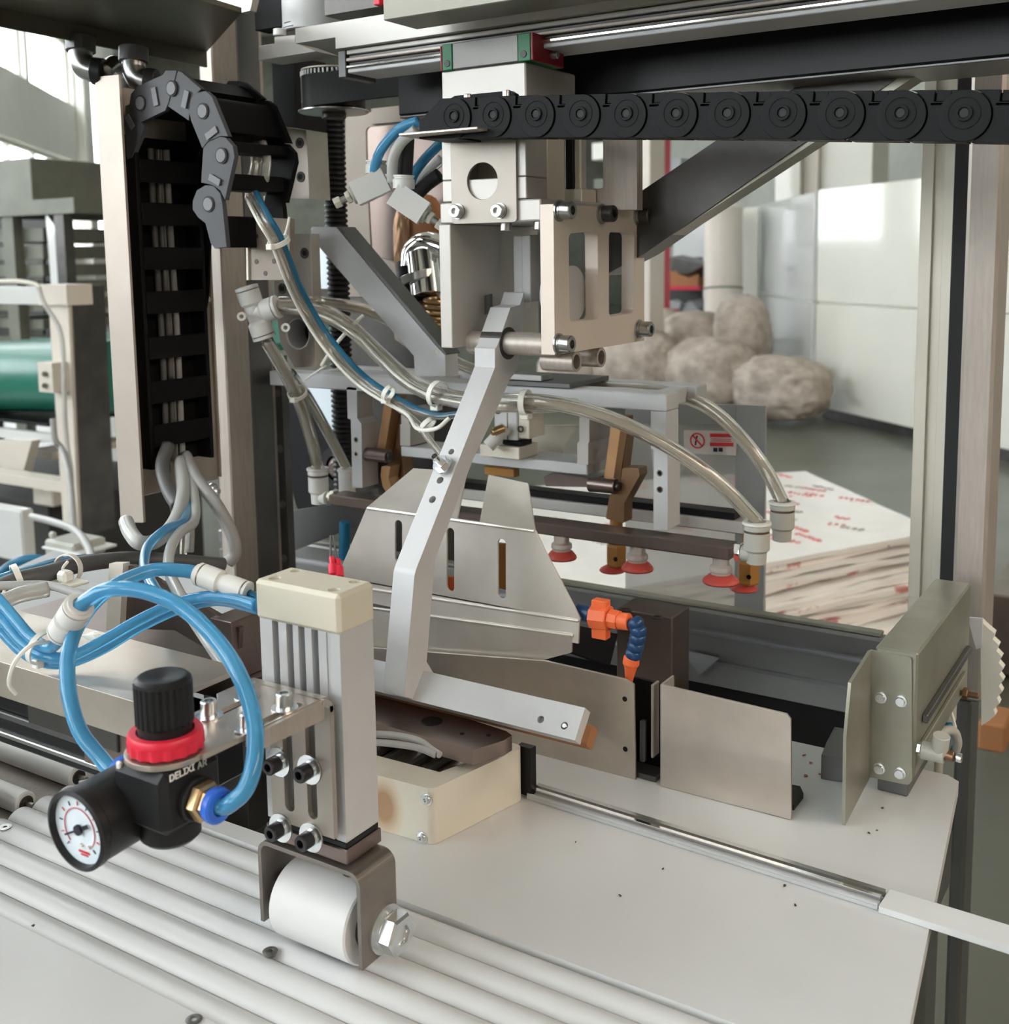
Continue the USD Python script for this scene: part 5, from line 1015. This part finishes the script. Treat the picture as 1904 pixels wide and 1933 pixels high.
# tee fitting
t = Thing('tee_fitting', 'white tee fitting feeding the clear vacuum hoses below the drilled tan plate', 'hose fitting')
a, b, c = P(464, 540, d=1.02), P(500, 640, d=1.03), P(526, 578, d=1.02); m_ = P(482, 592, d=1.025)
for k, (p, q) in enumerate(((a, m_), (b, m_), (c, m_))):
    L = np.linalg.norm(q - p); t.a('branch', lathe(p, q - p, [(.0070, 0), (.0108, .0008), (.0108, .0034), (.0100, .0036), (.0100, .0044), (.0106, .0046), (.0104, L * .62), (.0082, L * .72), (.0082, L)], 28), 'fitting'); t.a('ring', ringm(p + (q - p) / L * .0036, p + (q - p) / L * .0043, .0102, .009, 24), 'brown_steel')
for u, v in ((457, 597), (540, 618)): p = P(u, v, d=1.01); t.a('eyelet', ringm(p, p + A([.002, -.003, 0]), .0040, .0020, 18), 'fitting')
t.end()
# valves on the left of the carriage
def throttle(u, v, d, lab, s):
    t = Thing('throttle_valve', lab, 'valve'); c = P(u, v, d=d); ax = P(u + 30 * s[0], v + 30 * s[1], d=d) - c; ax /= np.linalg.norm(ax); up = A([0, 0, 1.0])
    L = .0145
    t.a('body', hull(np.vstack([c + ax * i * L + np.cross(ax, [.5, .8, .2]) * 0 + (np.cross(ax, A([.53, -.84, 0]))) * j * .010 + A([.53, -.84, 0]) * k * .009 for i in (-1, 1) for j in (-1, 1) for k in (-1, 1)])), 'fitting')
    pt = c - ax * .005 + up * .009; t.a('port', lathe(pt, (0.05, 0, 1), [(.0088, 0), (.0088, .007), (.0078, .0078), (.0078, .0090), (.0086, .0092), (.0086, .0105), (.005, .0105)], 26), 'fitting')
    e = c + ax * L; t.a('stem', rod(e, e + ax * .014, .0030, 14), 'steel'); t.a('lock_nut', rod(e + ax * .004, e + ax * .008, .0055, 6), 'cream_metal'); t.a('knob', rod(e + ax * .013, e + ax * .019, .0050, 6), 'cream_metal'); t.a('flange', rod(e - ax * .001, e + ax * .003, .0075, 20), 'fitting_grey'); t.end()
throttle(700, 353, .93, 'white throttle valve on the left, pointing to the lower left', (-.9, .42)); throttle(772, 384, .90, 'white throttle valve nearer the carriage, pointing to the lower right', (.82, .56))
tube('air_hose', hp((790, 228, .90), (752, 245, .905), (718, 285, .915), (704, 328, .925)), .0042, 'blue_tube', 'short blue hose from the level cable chain to the left throttle valve')
tube('air_hose', hp((786, 245, .89), (758, 268, .895), (742, 300, .90), (740, 345, .905)), .0044, 'grey_tube', 'short clear-grey hose from the level cable chain to the right throttle valve')
tube('air_hose', hp((834, 268, .93), (802, 300, .935), (778, 335, .94), (770, 372, .95)), .0042, 'blue_dark', 'dark blue hose behind the throttle valves')
tube('air_hose', hp((834, 300, .95), (808, 325, .955), (790, 352, .96)), .0045, 'grey_tube', 'short pale hose behind the throttle valves')
tube('heat_sleeve', hp((768, 262, .905), (766, 300, .91), (763, 345, .915)), .0062, 'rubber', 'black sleeve hanging behind the right throttle valve', 'sleeve')
tube('heat_sleeve', hp((830, 330, .94), (805, 348, .945), (785, 368, .95)), .0060, 'rubber', 'black sleeve slanting up to the carriage behind the valves', 'sleeve')
# ------------------------------------------------------------------ left column: cable channel, chain, posts
cx0, cx1 = -.8238, -.7932
t = Thing('cable_channel', 'tall beige sheet-steel channel that guides the vertical cable chain', 'channel')
t.a('front_flange', extr('y', .6430, Polygon([(cx0, .1385), (cx1 - .001, .1415), (cx1, .1425), (cx1, .5265), (cx0, .5275)]), .0024), 'channel_steel'); ywb = P(402, 760, x=cx0)[1]; t.a('back_web', box(cx0, cx0 + .0024, .6456, ywb, .158, .522), 'steel_sheet'); t.a('rear_flange', box(cx0, cx0 + .0055, ywb + .0002, ywb + .0024, .16, .515), 'steel_sheet')
for u, v in ((381, 565), (400, 926)): p = P(u, v, x=cx0 + .0026); i = t.a('washer', ringm(p, p + A([.0014, 0, 0]), .0075, .003), 'zinc'); t.a('bolt', cat(lathe(p + A([.0014, 0, 0]), (1, 0, 0), [(.0052, 0), (.0052, .004)], 6), rod(p + A([.005, 0, 0]), p + A([.010, 0, 0]), .0028, 14)), 'zinc', i)
t.end()
t = Thing('cable_chain', 'black and grey cable chain looping over the top of the beige channel', 'cable chain')
vy0, vy1 = .660, .735
def zb_px(q): return [(180 + x / 5.01, 100 + y / 5.01) for x, y in q]
links = [[(285, 500), (330, 480), (350, 600), (430, 655), (465, 690), (440, 760), (340, 990), (300, 1005), (275, 650)],
         [(322, 480), (335, 390), (395, 318), (640, 205), (665, 165), (770, 165), (740, 280), (690, 470), (660, 545), (430, 655), (350, 600)],
         [(772, 166), (815, 180), (1000, 340), (900, 440), (882, 640), (680, 500), (742, 280)],
         [(888, 560), (900, 440), (960, 375), (1040, 360), (1100, 410), (1255, 790), (1180, 785), (1060, 840), (1010, 900), (905, 640)],
         [(1020, 890), (1080, 820), (1150, 785), (1230, 800), (1300, 880), (1315, 980), (1225, 1390), (1180, 1300), (1110, 1250), (1000, 1225)],
         [(920, 1400), (960, 1300), (1040, 1250), (1120, 1260), (1180, 1330), (1200, 1430), (1240, 1835), (1130, 1850), (1090, 1800), (1040, 1610), (970, 1555), (920, 1480)]]
pins = [(425, 475), (720, 335), (1015, 550), (1190, 970), (1068, 1430)]
ids = []
for k, l in enumerate(links):
    i = t.a('link', slab('y', vy0 - .0006 * (k % 2), zb_px(l), .0045), 'chain_grey', label='grey side plate'); ids.append(i)
    g = Polygon(uv2('y', vy0, zb_px(l)))
    t.a('link_back', extr('y', vy1 - .005, g, .005), 'chain_black', i)
    if k in (1, 2, 3): t.a('cross_bar', extr('y', vy0 + .0046, g.buffer(-.004), vy1 - vy0 - .010), 'chain_black', i)
    if k == 4:
        for a_, b_ in (((1080, 850), (1290, 930)), ((1060, 1150), (1260, 1290))): t.a('cross_bar', pbox('y', vy0 + .0046, zb_px([a_, b_]), vy1 - vy0 - .010), 'chain_black', i)
    if k == 5: t.a('end_plate', pbox('y', vy0 + .0046, zb_px([(1130, 1545), (1235, 1840)]), .045), 'chain_black', i)
for k, (x, y) in enumerate(pins):
    p = P(180 + x / 5.01, 100 + y / 5.01, y=vy0 - .0012); t.a('pin', ringm(p, p - A([0, .0003, 0]), .0066, .0056), 'rubber', ids[k + 1]); t.a('pin', rod(p, p - A([0, .0010, 0]), .0055, 22), 'chain_clip', ids[k + 1])
for a_, b_, k in (((560, 330), (590, 500), 1), ((880, 360), (845, 520), 2), ((1060, 800), (1160, 720), 3), ((1090, 1170), (1190, 1230), 4), ((310, 600), (370, 710), 0)):
    g = LineString(uv2('y', vy0, zb_px([a_, b_]))).buffer(.0028, cap_style='flat'); t.a('clip', extr('y', vy0 - .0012, g, -.0008), 'chain_clip', ids[k])
vx = -.800
t.a('side_wall', box(vx - .018, vx, vy0 + .001, vy0 + .005, .185, .4800), 'chain_black'); t.a('side_wall', box(vx - .018, vx, vy1 - .004, vy1, .185, .4800), 'chain_black'); t.a('tray', box(vx - .0205, vx - .0185, vy0 + .001, vy1, .185, .48), 'chain_black'); t.a('trough', slab('y', .7385, [(262, 215), (330, 188), (385, 235), (402, 330), (392, 560), (385, 600), (270, 600)], .002), 'chain_black')
for v in (325, 405, 488, 570, 655, 738, 820):
    z = P(320, v, x=vx)[2]; t.a('cross_bar', box(vx - .0035, vx + .0004, vy0 + .0052, vy1 - .0042, z - .0100, z + .0100), 'chain_black')
t.end()
for k, (y, r, m_, lab) in enumerate(((.697, .0034, 'clear_tube', 'clear hose running down inside the vertical cable chain, in front'), (.706, .0028, 'grey_cable', 'grey hose running down inside the vertical cable chain'), (.688, .0028, 'dark_cable', 'dark hose running down inside the vertical cable chain'))):
    c = np.array([[vx - .012, y, .47], [vx - .012, y, .40], [vx - .011, y + .001, .30], [vx - .011, y, .20], [vx - .008, y - .002, .165], [vx + .003, y - .006, .130], [vx + .012, y - .016, .105]]); tube('chain_hose', c, r, m_, lab, wall=.001 if m_ == 'clear_tube' else None)
tube('chain_hose', hp((318, 840, 1.0), (306, 880, .985), (318, 925, .965), (336, 955, .95)), .006, 'dark_cable', 'dark sleeve sticking out at the foot of the vertical cable chain', 'sleeve')
for k in range(3): tube('chain_hose', hp((470 + 12 * k, 265, .965), (480 + 12 * k, 300, .95), (474 + 13 * k, 340, .955), (470 + 11 * k, 378, .97)), .0036, 'clear_tube' if k < 2 else 'grey_tube', ('clear hose seen through the chain loop, left one', 'clear hose seen through the chain loop, middle one', 'grey hose seen through the chain loop, right one')[k], wall=.0009 if k < 2 else None)

t = Thing('machine_column', 'steel column of the machine frame with a linear rail beside the cable channel', 'column')
t.a('post', box(-.8668, -.8479, .800, .834, -.8, .640, .0015), 'brushed'); t.a('rear_post_reflection', box(-.905, -.8490, .8345, .867, -.8, .640, .0015), 'dark_alu')  # dark rear post also paints a dark reflection on the column's side
ru = P(484, 400, y=.838)[0]
t.a('linear_rail', box(P(466, 400, y=.868)[0], P(488, 400, y=.868)[0], .8675, .876, -.05, .612), 'chrome'); t.a('rail_strip', box(P(490, 400, y=.872)[0], P(499, 400, y=.872)[0], .870, .878, -.05, .612), 'brushed')
t.a('screw_plate', slab('y', .880, [(509, 672), (529, 672), (547, 1086), (527, 1086)], .010), 'dark_alu')
for u, v in ((525, 742), (529, 847), (534, 952), (537, 1054)): p = P(u, v, y=.880); screw(t, p, (0, -1, 0), .0042, .002, 'steel')
t.end()
t = Thing('lift_plate', 'tan drilled lift plate with a large round bore behind the white tee', 'plate')
g = Polygon(uv2('y', .795, [(545, 441), (586, 441), (590, 560), (597, 692), (556, 694), (530, 650), (517, 560), (517, 529), (545, 527)]))
bc = P(561, 630, y=.795); g = g.difference(Point(bc[0], bc[2]).buffer(.0150, quad_segs=10)); t.a('plate', extr('y', .795, g, .012), 'steel_sheet'); t.a('bore_tube', ringm((bc[0], .796, bc[2]), (bc[0], .822, bc[2]), .0149, .0138, 36), 'alu'); t.a('bore_shade', rod((bc[0], .820, bc[2]), (bc[0], .8215, bc[2]), .0137, 28), 'black_alu')  # black disc at the back paints in the dark of the bore
for u, v in ((575, 478), (533, 545)): p = P(u, v, y=.795); t.a('socket_screw', ringm(p, p - A([0, .0006, 0]), .0052, .0030, 20), 'dark_steel'); t.a('socket', rod(p + A([0, .0002, 0]), p - A([0, .0002, 0]), .0031, 6), 'black_alu')
t.end()
t = Thing('drilled_plate', 'dark tan drilled plate carrying the end of the looping cable chain', 'plate')
t.a('plate', slab('y', .700, [(463, 409), (547, 413), (546, 528), (466, 529)], .006), 'tan_paint'); t.a('bent_edge', slab('y', .698, [(463, 409), (466, 409), (469, 529), (465, 529)], .006), 'cream_metal')
for u, v in ((498, 424), (484, 446), (484, 494), (517, 493), (501, 516)): p = P(u, v, y=.700); t.a('hole', rod(p, p - A([0, .0004, 0]), .0022, 14), 'dark_steel'); 
t.end()
t = Thing('chain_bracket', 'tan bracket with two socket screws at the right of the cable chain loop', 'bracket')
t.a('plate', slab('y', .770, [(527, 238), (578, 246), (584, 376), (533, 374)], .028), 'steel_sheet')
for u, v in ((566, 270), (568, 334)): p = P(u, v, y=.770); t.a('socket_screw', ringm(p, p - A([0, .0008, 0]), .0048, .0028, 20), 'dark_steel'); t.a('socket', rod(p + A([0, .0003, 0]), p - A([0, .0003, 0]), .0029, 6), 'black_alu')
t.end()
# brace from the column to the gripper frame
t = Thing('diagonal_brace', 'light aluminium brace slanting from the column down to the gripper frame', 'brace')
t.a('brace', slab('y', .826, [(586, 446), (590, 428), (634, 428.6), (818, 648), (840, 671), (841, 710), (783, 710), (781, 672), (745, 630), (634, 504)], .020), 'alu'); t.a('edge', slab('y', .8270, [(634.5, 428), (642, 428), (832, 655), (842, 668), (840, 670.5), (819, 648)], .022), 'dark_alu'); t.a('foot_screw', rod(P(826, 664, y=.826), P(826, 664, y=.8255), .003), 'zinc'); t.end()  # dark edge part puts a dark reflection into the brace's upper side
t = Thing('diagonal_brace', 'big dark square-tube brace rising to the right behind the pivot housing', 'brace')
t.a('tube', slab('y', .835, [(1140, 408), (1500, 165), (1700, 142), (1216, 479), (1140, 520)], .03), 'dark_steel'); t.a('flange', slab('y', .837, [(1216, 480), (1140, 521), (1140, 498), (1256, 452), (1730, 142), (1701, 142)], .026), 'stand_paint'); t.end()  # lighter flange is the tube's lower face, its light put into the colour

# ------------------------------------------------------------------ things behind the gripper on the left
t = Thing('bellows', 'black ribbed bellows hanging beside the tan machine sheet', 'bellows')
c = P(631, 300, y=.96); pr_ = []
zz0, zz1 = .10, .53
for k in range(75): z = k * (zz1 - zz0) / 75; pr_ += [(.0105, z), (.0128, z + .0018), (.0128, z + .0036)]
t.a('tube', lathe((c[0], .96, zz0), (0, 0, 1), pr_, 22), 'black_plastic', smooth=25); t.a('cap', rod((c[0], .96, zz0 - .012), (c[0], .96, zz0), .0135), 'rubber'); t.end()
t = Thing('machine_sheet', 'tan sheet cover standing behind the bellows and valves', 'sheet')
op = Polygon(uv2('y', 1.03, [(690, 240), (842, 225), (842, 480), (760, 500), (700, 480), (692, 330)])).buffer(-.006).buffer(.006)
t.a('sheet', slab('y', 1.03, [(652, 214), (842, 205), (842, 710), (745, 640), (735, 560), (652, 560)], .003, [op]), 'tan_paint'); t.a('rear_sheet', slab('y', 1.07, [(660, 230), (850, 220), (850, 520), (690, 520)], .003), 'brown_steel'); t.a('rim', pbox('y', 1.025, [(700, 205), (842, 222)], .0048), 'tan_paint'); t.a('pale_panel', slab('y', 1.06, [(588, 430), (650, 430), (650, 545), (590, 545)], .004), 'dial_face'); t.a('pale_panel', slab('y', 1.02, [(575, 728), (652, 728), (652, 810), (610, 815)], .004), 'dial_face'); t.a('stay', box(P(652, 600, y=1.04)[0], P(842, 600, y=1.04)[0], 1.034, 1.06, -.8, P(700, 560, y=1.04)[2]), 'dark_steel'); t.end()  # pale panels are plain stand-ins for unidentified pale things behind
t = Thing('black_housing', 'black rounded housing behind the left vacuum hoses', 'housing')
t.a('shell', slab('y', 1.03, [(545, 715), (655, 700), (660, 960), (600, 985), (560, 960), (545, 900)], .06, rnd=.01), 'motor_black'); w = P(634, 885, y=.985); t.a('wheel', ringm(w, w + A([0, .03, 0]), .026, .016, 36), 'rubber'); t.a('hub', lathe(w - A([0, .004, 0]), (0, 1, 0), [(.008, 0), (.014, .006), (.0155, .02)], 28), 'brown_steel'); t.end()
c = P(800, 440, y=1.045); t = Thing('valve_cluster', 'chrome and black pipe cluster with brown pouch and brass spring behind the pivot housing', 'pipework')
t.a('pouch', lump(c, (.030, .014, .045), 9, .3), 'cork', smooth=True); t.a('pouch_flap', lump(c + A([-.02, -.014, -.012]), (.012, .008, .045), 12, .3), 'brown_bronze', smooth=True); t.a('elbow', sweep(spline(hp((778, 505, 1.13), (782, 475, 1.13), (805, 460, 1.12), (840, 468, 1.11)), 8), .012, 20), 'chrome'); t.a('sleeve', rod(P(795, 480, d=1.12), P(806, 560, d=1.11), .016, 24), 'chrome'); t.a('flange', rod(P(790, 515, d=1.115), P(794, 530, d=1.115), .019, 24), 'steel'); t.a('hose', sweep(spline(hp((765, 500, 1.14), (770, 540, 1.13), (790, 580, 1.12)), 8), .010, 16), 'rubber')
sp = [P(818, 560, d=1.10) + (P(835, 645, d=1.10) - P(818, 560, d=1.10)) * s + .009 * (math.cos(s * 50) * A([1, 0, 0]) + math.sin(s * 50) * A([0, 1, 0])) for s in np.linspace(0, 1, 110)]
t.a('spring', sweep(A(sp), .0022, 7), 'brass'); t.a('nut', lump(P(800, 590, d=1.11), (.014, .010, .012), 4, .4), 'brown_bronze'); t.a('body', rod(P(812, 550, d=1.115), P(830, 640, d=1.115), .006, 16), 'dark_steel'); t.end()
# gap below the gripper on the left
one('dark_chute', slab('y', .93, [(530, 968), (646, 950), (700, 925), (705, 975), (673, 994), (547, 1042), (530, 1045)], .012), 'dark_alu', 'dark grey chute sheet below the left end of the front vacuum rail', 'chute')
t = Thing('wire_pair', 'two black wires ending in bright red connectors left of the guide sheet', 'wires')
for a, b in (((624, 1012), (624, 1052)), ((628, 1012), (636, 1056))): t.a('wire', sweep(hp((a[0], a[1], .86), (b[0], b[1], .83)), .0009, 8), 'dark_cable')
for u, v in ((626, 1052), (637, 1056)): t.a('connector', cat(rod(P(u, v, d=.83), P(u + 2, v + 14, d=.825), .0022, 12), rod(P(u + 2, v + 14, d=.825), P(u + 3, v + 34, d=.82), .0036, 12)), 'red_plastic')
t.end()
one('blue_pipe', rod(P(651, 985, y=.88), P(649, 1055, y=.88), .0058, 20), 'blue_dark', 'upright blue pipe behind the left edge of the guide sheet', 'pipe')
t = Thing('clear_panel', 'grey safety panel with a prohibition sign behind the right vacuum hoses', 'panel')
t.a('panel', slab('y', 1.035, [(1180, 760), (1443, 766), (1441, 1165), (1180, 1120)], .006), 'acrylic'); t.a('side_strip', slab('y', 1.032, [(1388, 764), (1444, 766), (1440, 1168), (1386, 1160)], .003), 'panel_tint'); t.a('top_strip', slab('y', 1.0315, [(1180, 764), (1388, 764), (1388, 800), (1180, 800)], .003), 'panel_tint'); 
st = [(1290, 812), (1390, 814), (1389, 860), (1291, 856)]
i = t.a('sign', slab('y', 1.0300, st, .001), 'sign_white'); sc_ = P(1316, 832, y=1.0298)
c2 = (sc_[0], sc_[2]); t.a('sign_ring', extr('y', 1.0299, Point(*c2).buffer(.0080, quad_segs=10).difference(Point(*c2).buffer(.0064, quad_segs=10)), -.0003), 'ink_red', i)
t.a('sign_bar', extr('y', 1.0299, LineString([(c2[0] - .005, c2[1] + .005), (c2[0] + .005, c2[1] - .005)]).buffer(.0009), -.0003), 'ink_red', i); t.a('sign_pictogram', extr('y', 1.0299, unary_union([LineString([(c2[0] - .002, c2[1] - .004), (c2[0] - .001, c2[1] + .003)]).buffer(.0009), Point(c2[0] - .0005, c2[1] + .0042).buffer(.001)]), -.0002), 'ink', i)
for v0, v1 in ((818, 825), (835, 842)): t.a('sign_band', slab('y', 1.0299, [(1340, v0), (1384, v0 + .7), (1384, v1 + .7), (1340, v1)], -.0003), 'ink_red', i)
for v0 in (828, 831.5): t.a('sign_text', slab('y', 1.0299, [(1342, v0), (1380, v0 + .5), (1380, v0 + 2), (1342, v0 + 1.5)], -.0003), 'ink_red', i)
for u0 in (1346, 1356): t.a('sign_text', slab('y', 1.0299, [(u0, 845), (u0 + 8, 845.5), (u0 + 8, 853), (u0, 852.5)], -.0003), 'ink', i)
t.end()

# ------------------------------------------------------------------ gantry at the top
t = Thing('gantry_beam', 'aluminium gantry beam with its linear rail across the top of the machine', 'beam')
zg0, zg1, zgs = P(633, 92.4, y=.72)[2], P(557.5, 53.6, y=.72)[2], P(557.5, 82, y=.72)[2]
xg0, xg1 = P(557.5, 70, y=.72)[0], P(633, 80, y=.72)[0]
t.a('plate', extr('y', .720, Polygon([(xg0, zgs), (xg1, zgs), (xg1, zg0), (.35, zg0), (.35, zg1), (xg0, zg1)]), .06), 'alu_face')
for a, b, yy, m_ in ((.0006, .0045, .7260, 'alu_face'), (.0046, .0072, .7290, 'dark_alu'), (.0073, .0100, .7250, 'brushed'), (.0101, .0128, .7290, 'dark_steel'), (.0129, .0155, .7250, 'chrome'), (.0156, .019, .7270, 'alu')): t.a('rail', box(xg1 + .006, .35, yy, .765, zg0 - b, zg0 - a), m_)
t.a('end_block', box(xg1 - .003, xg1 + .005, .726, .765, zg0 - .022, zg0 - .0005), 'dark_alu'); t.end()
t = Thing('black_beam', 'wide black beam running behind the gantry rail to the upper right corner', 'beam')
t.a('beam', box(-.62, .35, .800, .868, .4950, .60, .001), 'black_alu'); t.a('underside', box(-.62, .35, .801, .868, .4925, .4948), 'dark_alu'); t.end()  # greyer underside part has the floor's reflection put into its colour
one('gantry_cover', box(P(723, 20, y=.66)[0], .25, .66, .70, P(724, 38.6, y=.66)[2], P(724, 38.6, y=.66)[2] + .12), 'cover_tan', 'tan sheet cover at the very top edge above the gantry beam', 'cover')
one('gantry_tongue', slab('y', .755, [(488, 114), (488, 87), (518, 82), (518, 70), (557, 66), (557, 82), (597, 97)], .03), 'alu_face', 'pointed aluminium plate below the white motor at the left gantry end', 'plate')
t = Thing('servo_motor', 'white motor with faint grey print under the dark gantry plate', 'motor')
mc = P(590, 40, y=.86); t.a('body', rod((mc[0], .86, P(590, 62, y=.86)[2]), (mc[0], .86, mc[2] + .06), .030, 40), 'white_plastic'); t.a('mount_bolt', rod(P(528, 68, y=.80), P(528, 55, y=.80), .006, 18), 'white_plastic')
for k, (z, w) in enumerate(((0, .016), (.004, .010), (-.004, .020))):
    a0 = math.radians(258); pts = [(mc[0] + .0302 * math.cos(a0 + s), .86 + .0302 * math.sin(a0 + s), P(590, 42, y=.83)[2] + z) for s in np.linspace(-w / .06, w / .06, 8)]
    t.a('print_line', sweep(A(pts), .0004, 5), 'ink')
t.end()
t = Thing('timing_pulley', 'toothed timing pulley with its wide black belt under the left gantry end', 'pulley')
pc_ = P(630, 213, y=.86); zt1, zt2 = P(630, 212, y=.86)[2], P(615, 138, y=.86)[2]; prr = .0345
t.a('flange', lathe((pc_[0], .86, zt1 - .0008), (0, 0, 1), [(.012, 0), (prr * .97, .0002), (prr, .001), (prr, .0022), (prr - .004, .0026)], 56), 'steel'); t.a('flange', lathe((pc_[0], .86, zt2), (0, 0, 1), [(prr - .006, 0), (prr - .004, .0006), (prr - .004, .002), (.01, .0022)], 56), 'cream_metal')
t.a('belt', lathe((pc_[0], .86, zt1 + .003), (0, 0, 1), [(prr - .0035, 0), (prr - .0035, zt2 - zt1 - .008)], 56), 'black_tape'); t.a('belt_run', box(pc_[0], -.40, .86 - prr + .0035, .86 - prr + .0055, zt1 + .003, zt2 - .005), 'black_tape')
for k in range(44):
    an = 2 * math.pi * k / 44; q = A([pc_[0] + (prr - .0045) * math.cos(an), .86 + (prr - .0045) * math.sin(an), 0]); t.a('tooth', box(q[0] - .0011, q[0] + .0011, q[1] - .0011, q[1] + .0011, zt2 - .0048, zt2 - .0002, .0002), 'tooth_grey')
t.a('hub', rod((pc_[0], .86, zt1 - .006), (pc_[0], .86, zt1), .012), 'dark_steel'); t.a('shaft', rod((pc_[0] + .002, .86, zt2), (pc_[0] + .002, .86, zgs - .002), .0085, 20), 'brushed'); t.end()
t = Thing('head_plate', 'dark plates beside the white motor at the top edge', 'plate')
t.a('plate', box(P(612, 30, y=.80)[0], P(735, 30, y=.80)[0], .80, .90, P(640, 26, y=.80)[2], P(640, 26, y=.80)[2] + .05), 'dark_steel'); t.a('block', pbox('y', .835, [(478, -20), (532, 50)], .02), 'motor_black'); t.a('red_cap', pbox('y', .79, [(704, -10), (716, 8)], .008), 'red_plastic'); t.end()
one('black_column', pbox('y', .90, [(512, 112), (560, 250)], .05), 'motor_black', 'black upright column behind the toothed pulley', 'column')
t = Thing('side_beam', 'olive-grey hollow beam crossing the upper left corner', 'beam')
zb_ = P(398, 100, y=.80)[2]
A0, A1, B0_, B1_ = P(-150, -18, z=zb_), P(390, 98, z=zb_), P(380, 0, z=zb_), P(456, 24, z=zb_)
xlip, xin = (A0[0] + A1[0]) / 2, max(B0_[0], B1_[0]) + .02
t.a('underside', extr('z', zb_, Polygon([A0[:2], A1[:2], B1_[:2], (B1_[0] + .05, .30), (A0[0] - 0, A0[1])]).convex_hull, .004), 'beam_paint'); t.a('lip', hull([p + A([dx, 0, dz]) for p in (A0, A1) for dx in (0, -.003) for dz in (0, -.0145)]), 'beam_paint'); t.a('end_cap', slab('y', .786, [(378, -6), (456, 24), (472, 20), (478, -6)], .008), 'alu_face'); t.end()
for u, v, lab in ((152, 84, 'left grey conduit elbow hanging under the olive beam'), (252, 104, 'right grey conduit elbow hanging under the olive beam')):
    t = Thing('conduit_elbow', lab, 'conduit'); d = .96
    t.a('nut', rod(P(u, v - 14, d=d), P(u, v + 14, d=d), .0125, 12), 'dark_alu'); t.a('elbow', sweep(spline(hp((u, v + 12, d), (u + 1, v + 28, d), (u + 10, v + 44, d), (u + 32, v + 52, d)), 8), .0100, 20), 'steel'); t.a('collar', rod(P(u + 24, v + 50, d=d), P(u + 44, v + 52, d=d), .0115, 18), 'black_plastic'); t.end()
tube('conduit', hp((195, 136, .96), (215, 120, .985), (240, 135, 1.0), (262, 148, 1.0)), .007, 'steel', 'grey conduit linking the two elbows under the olive beam', 'conduit')
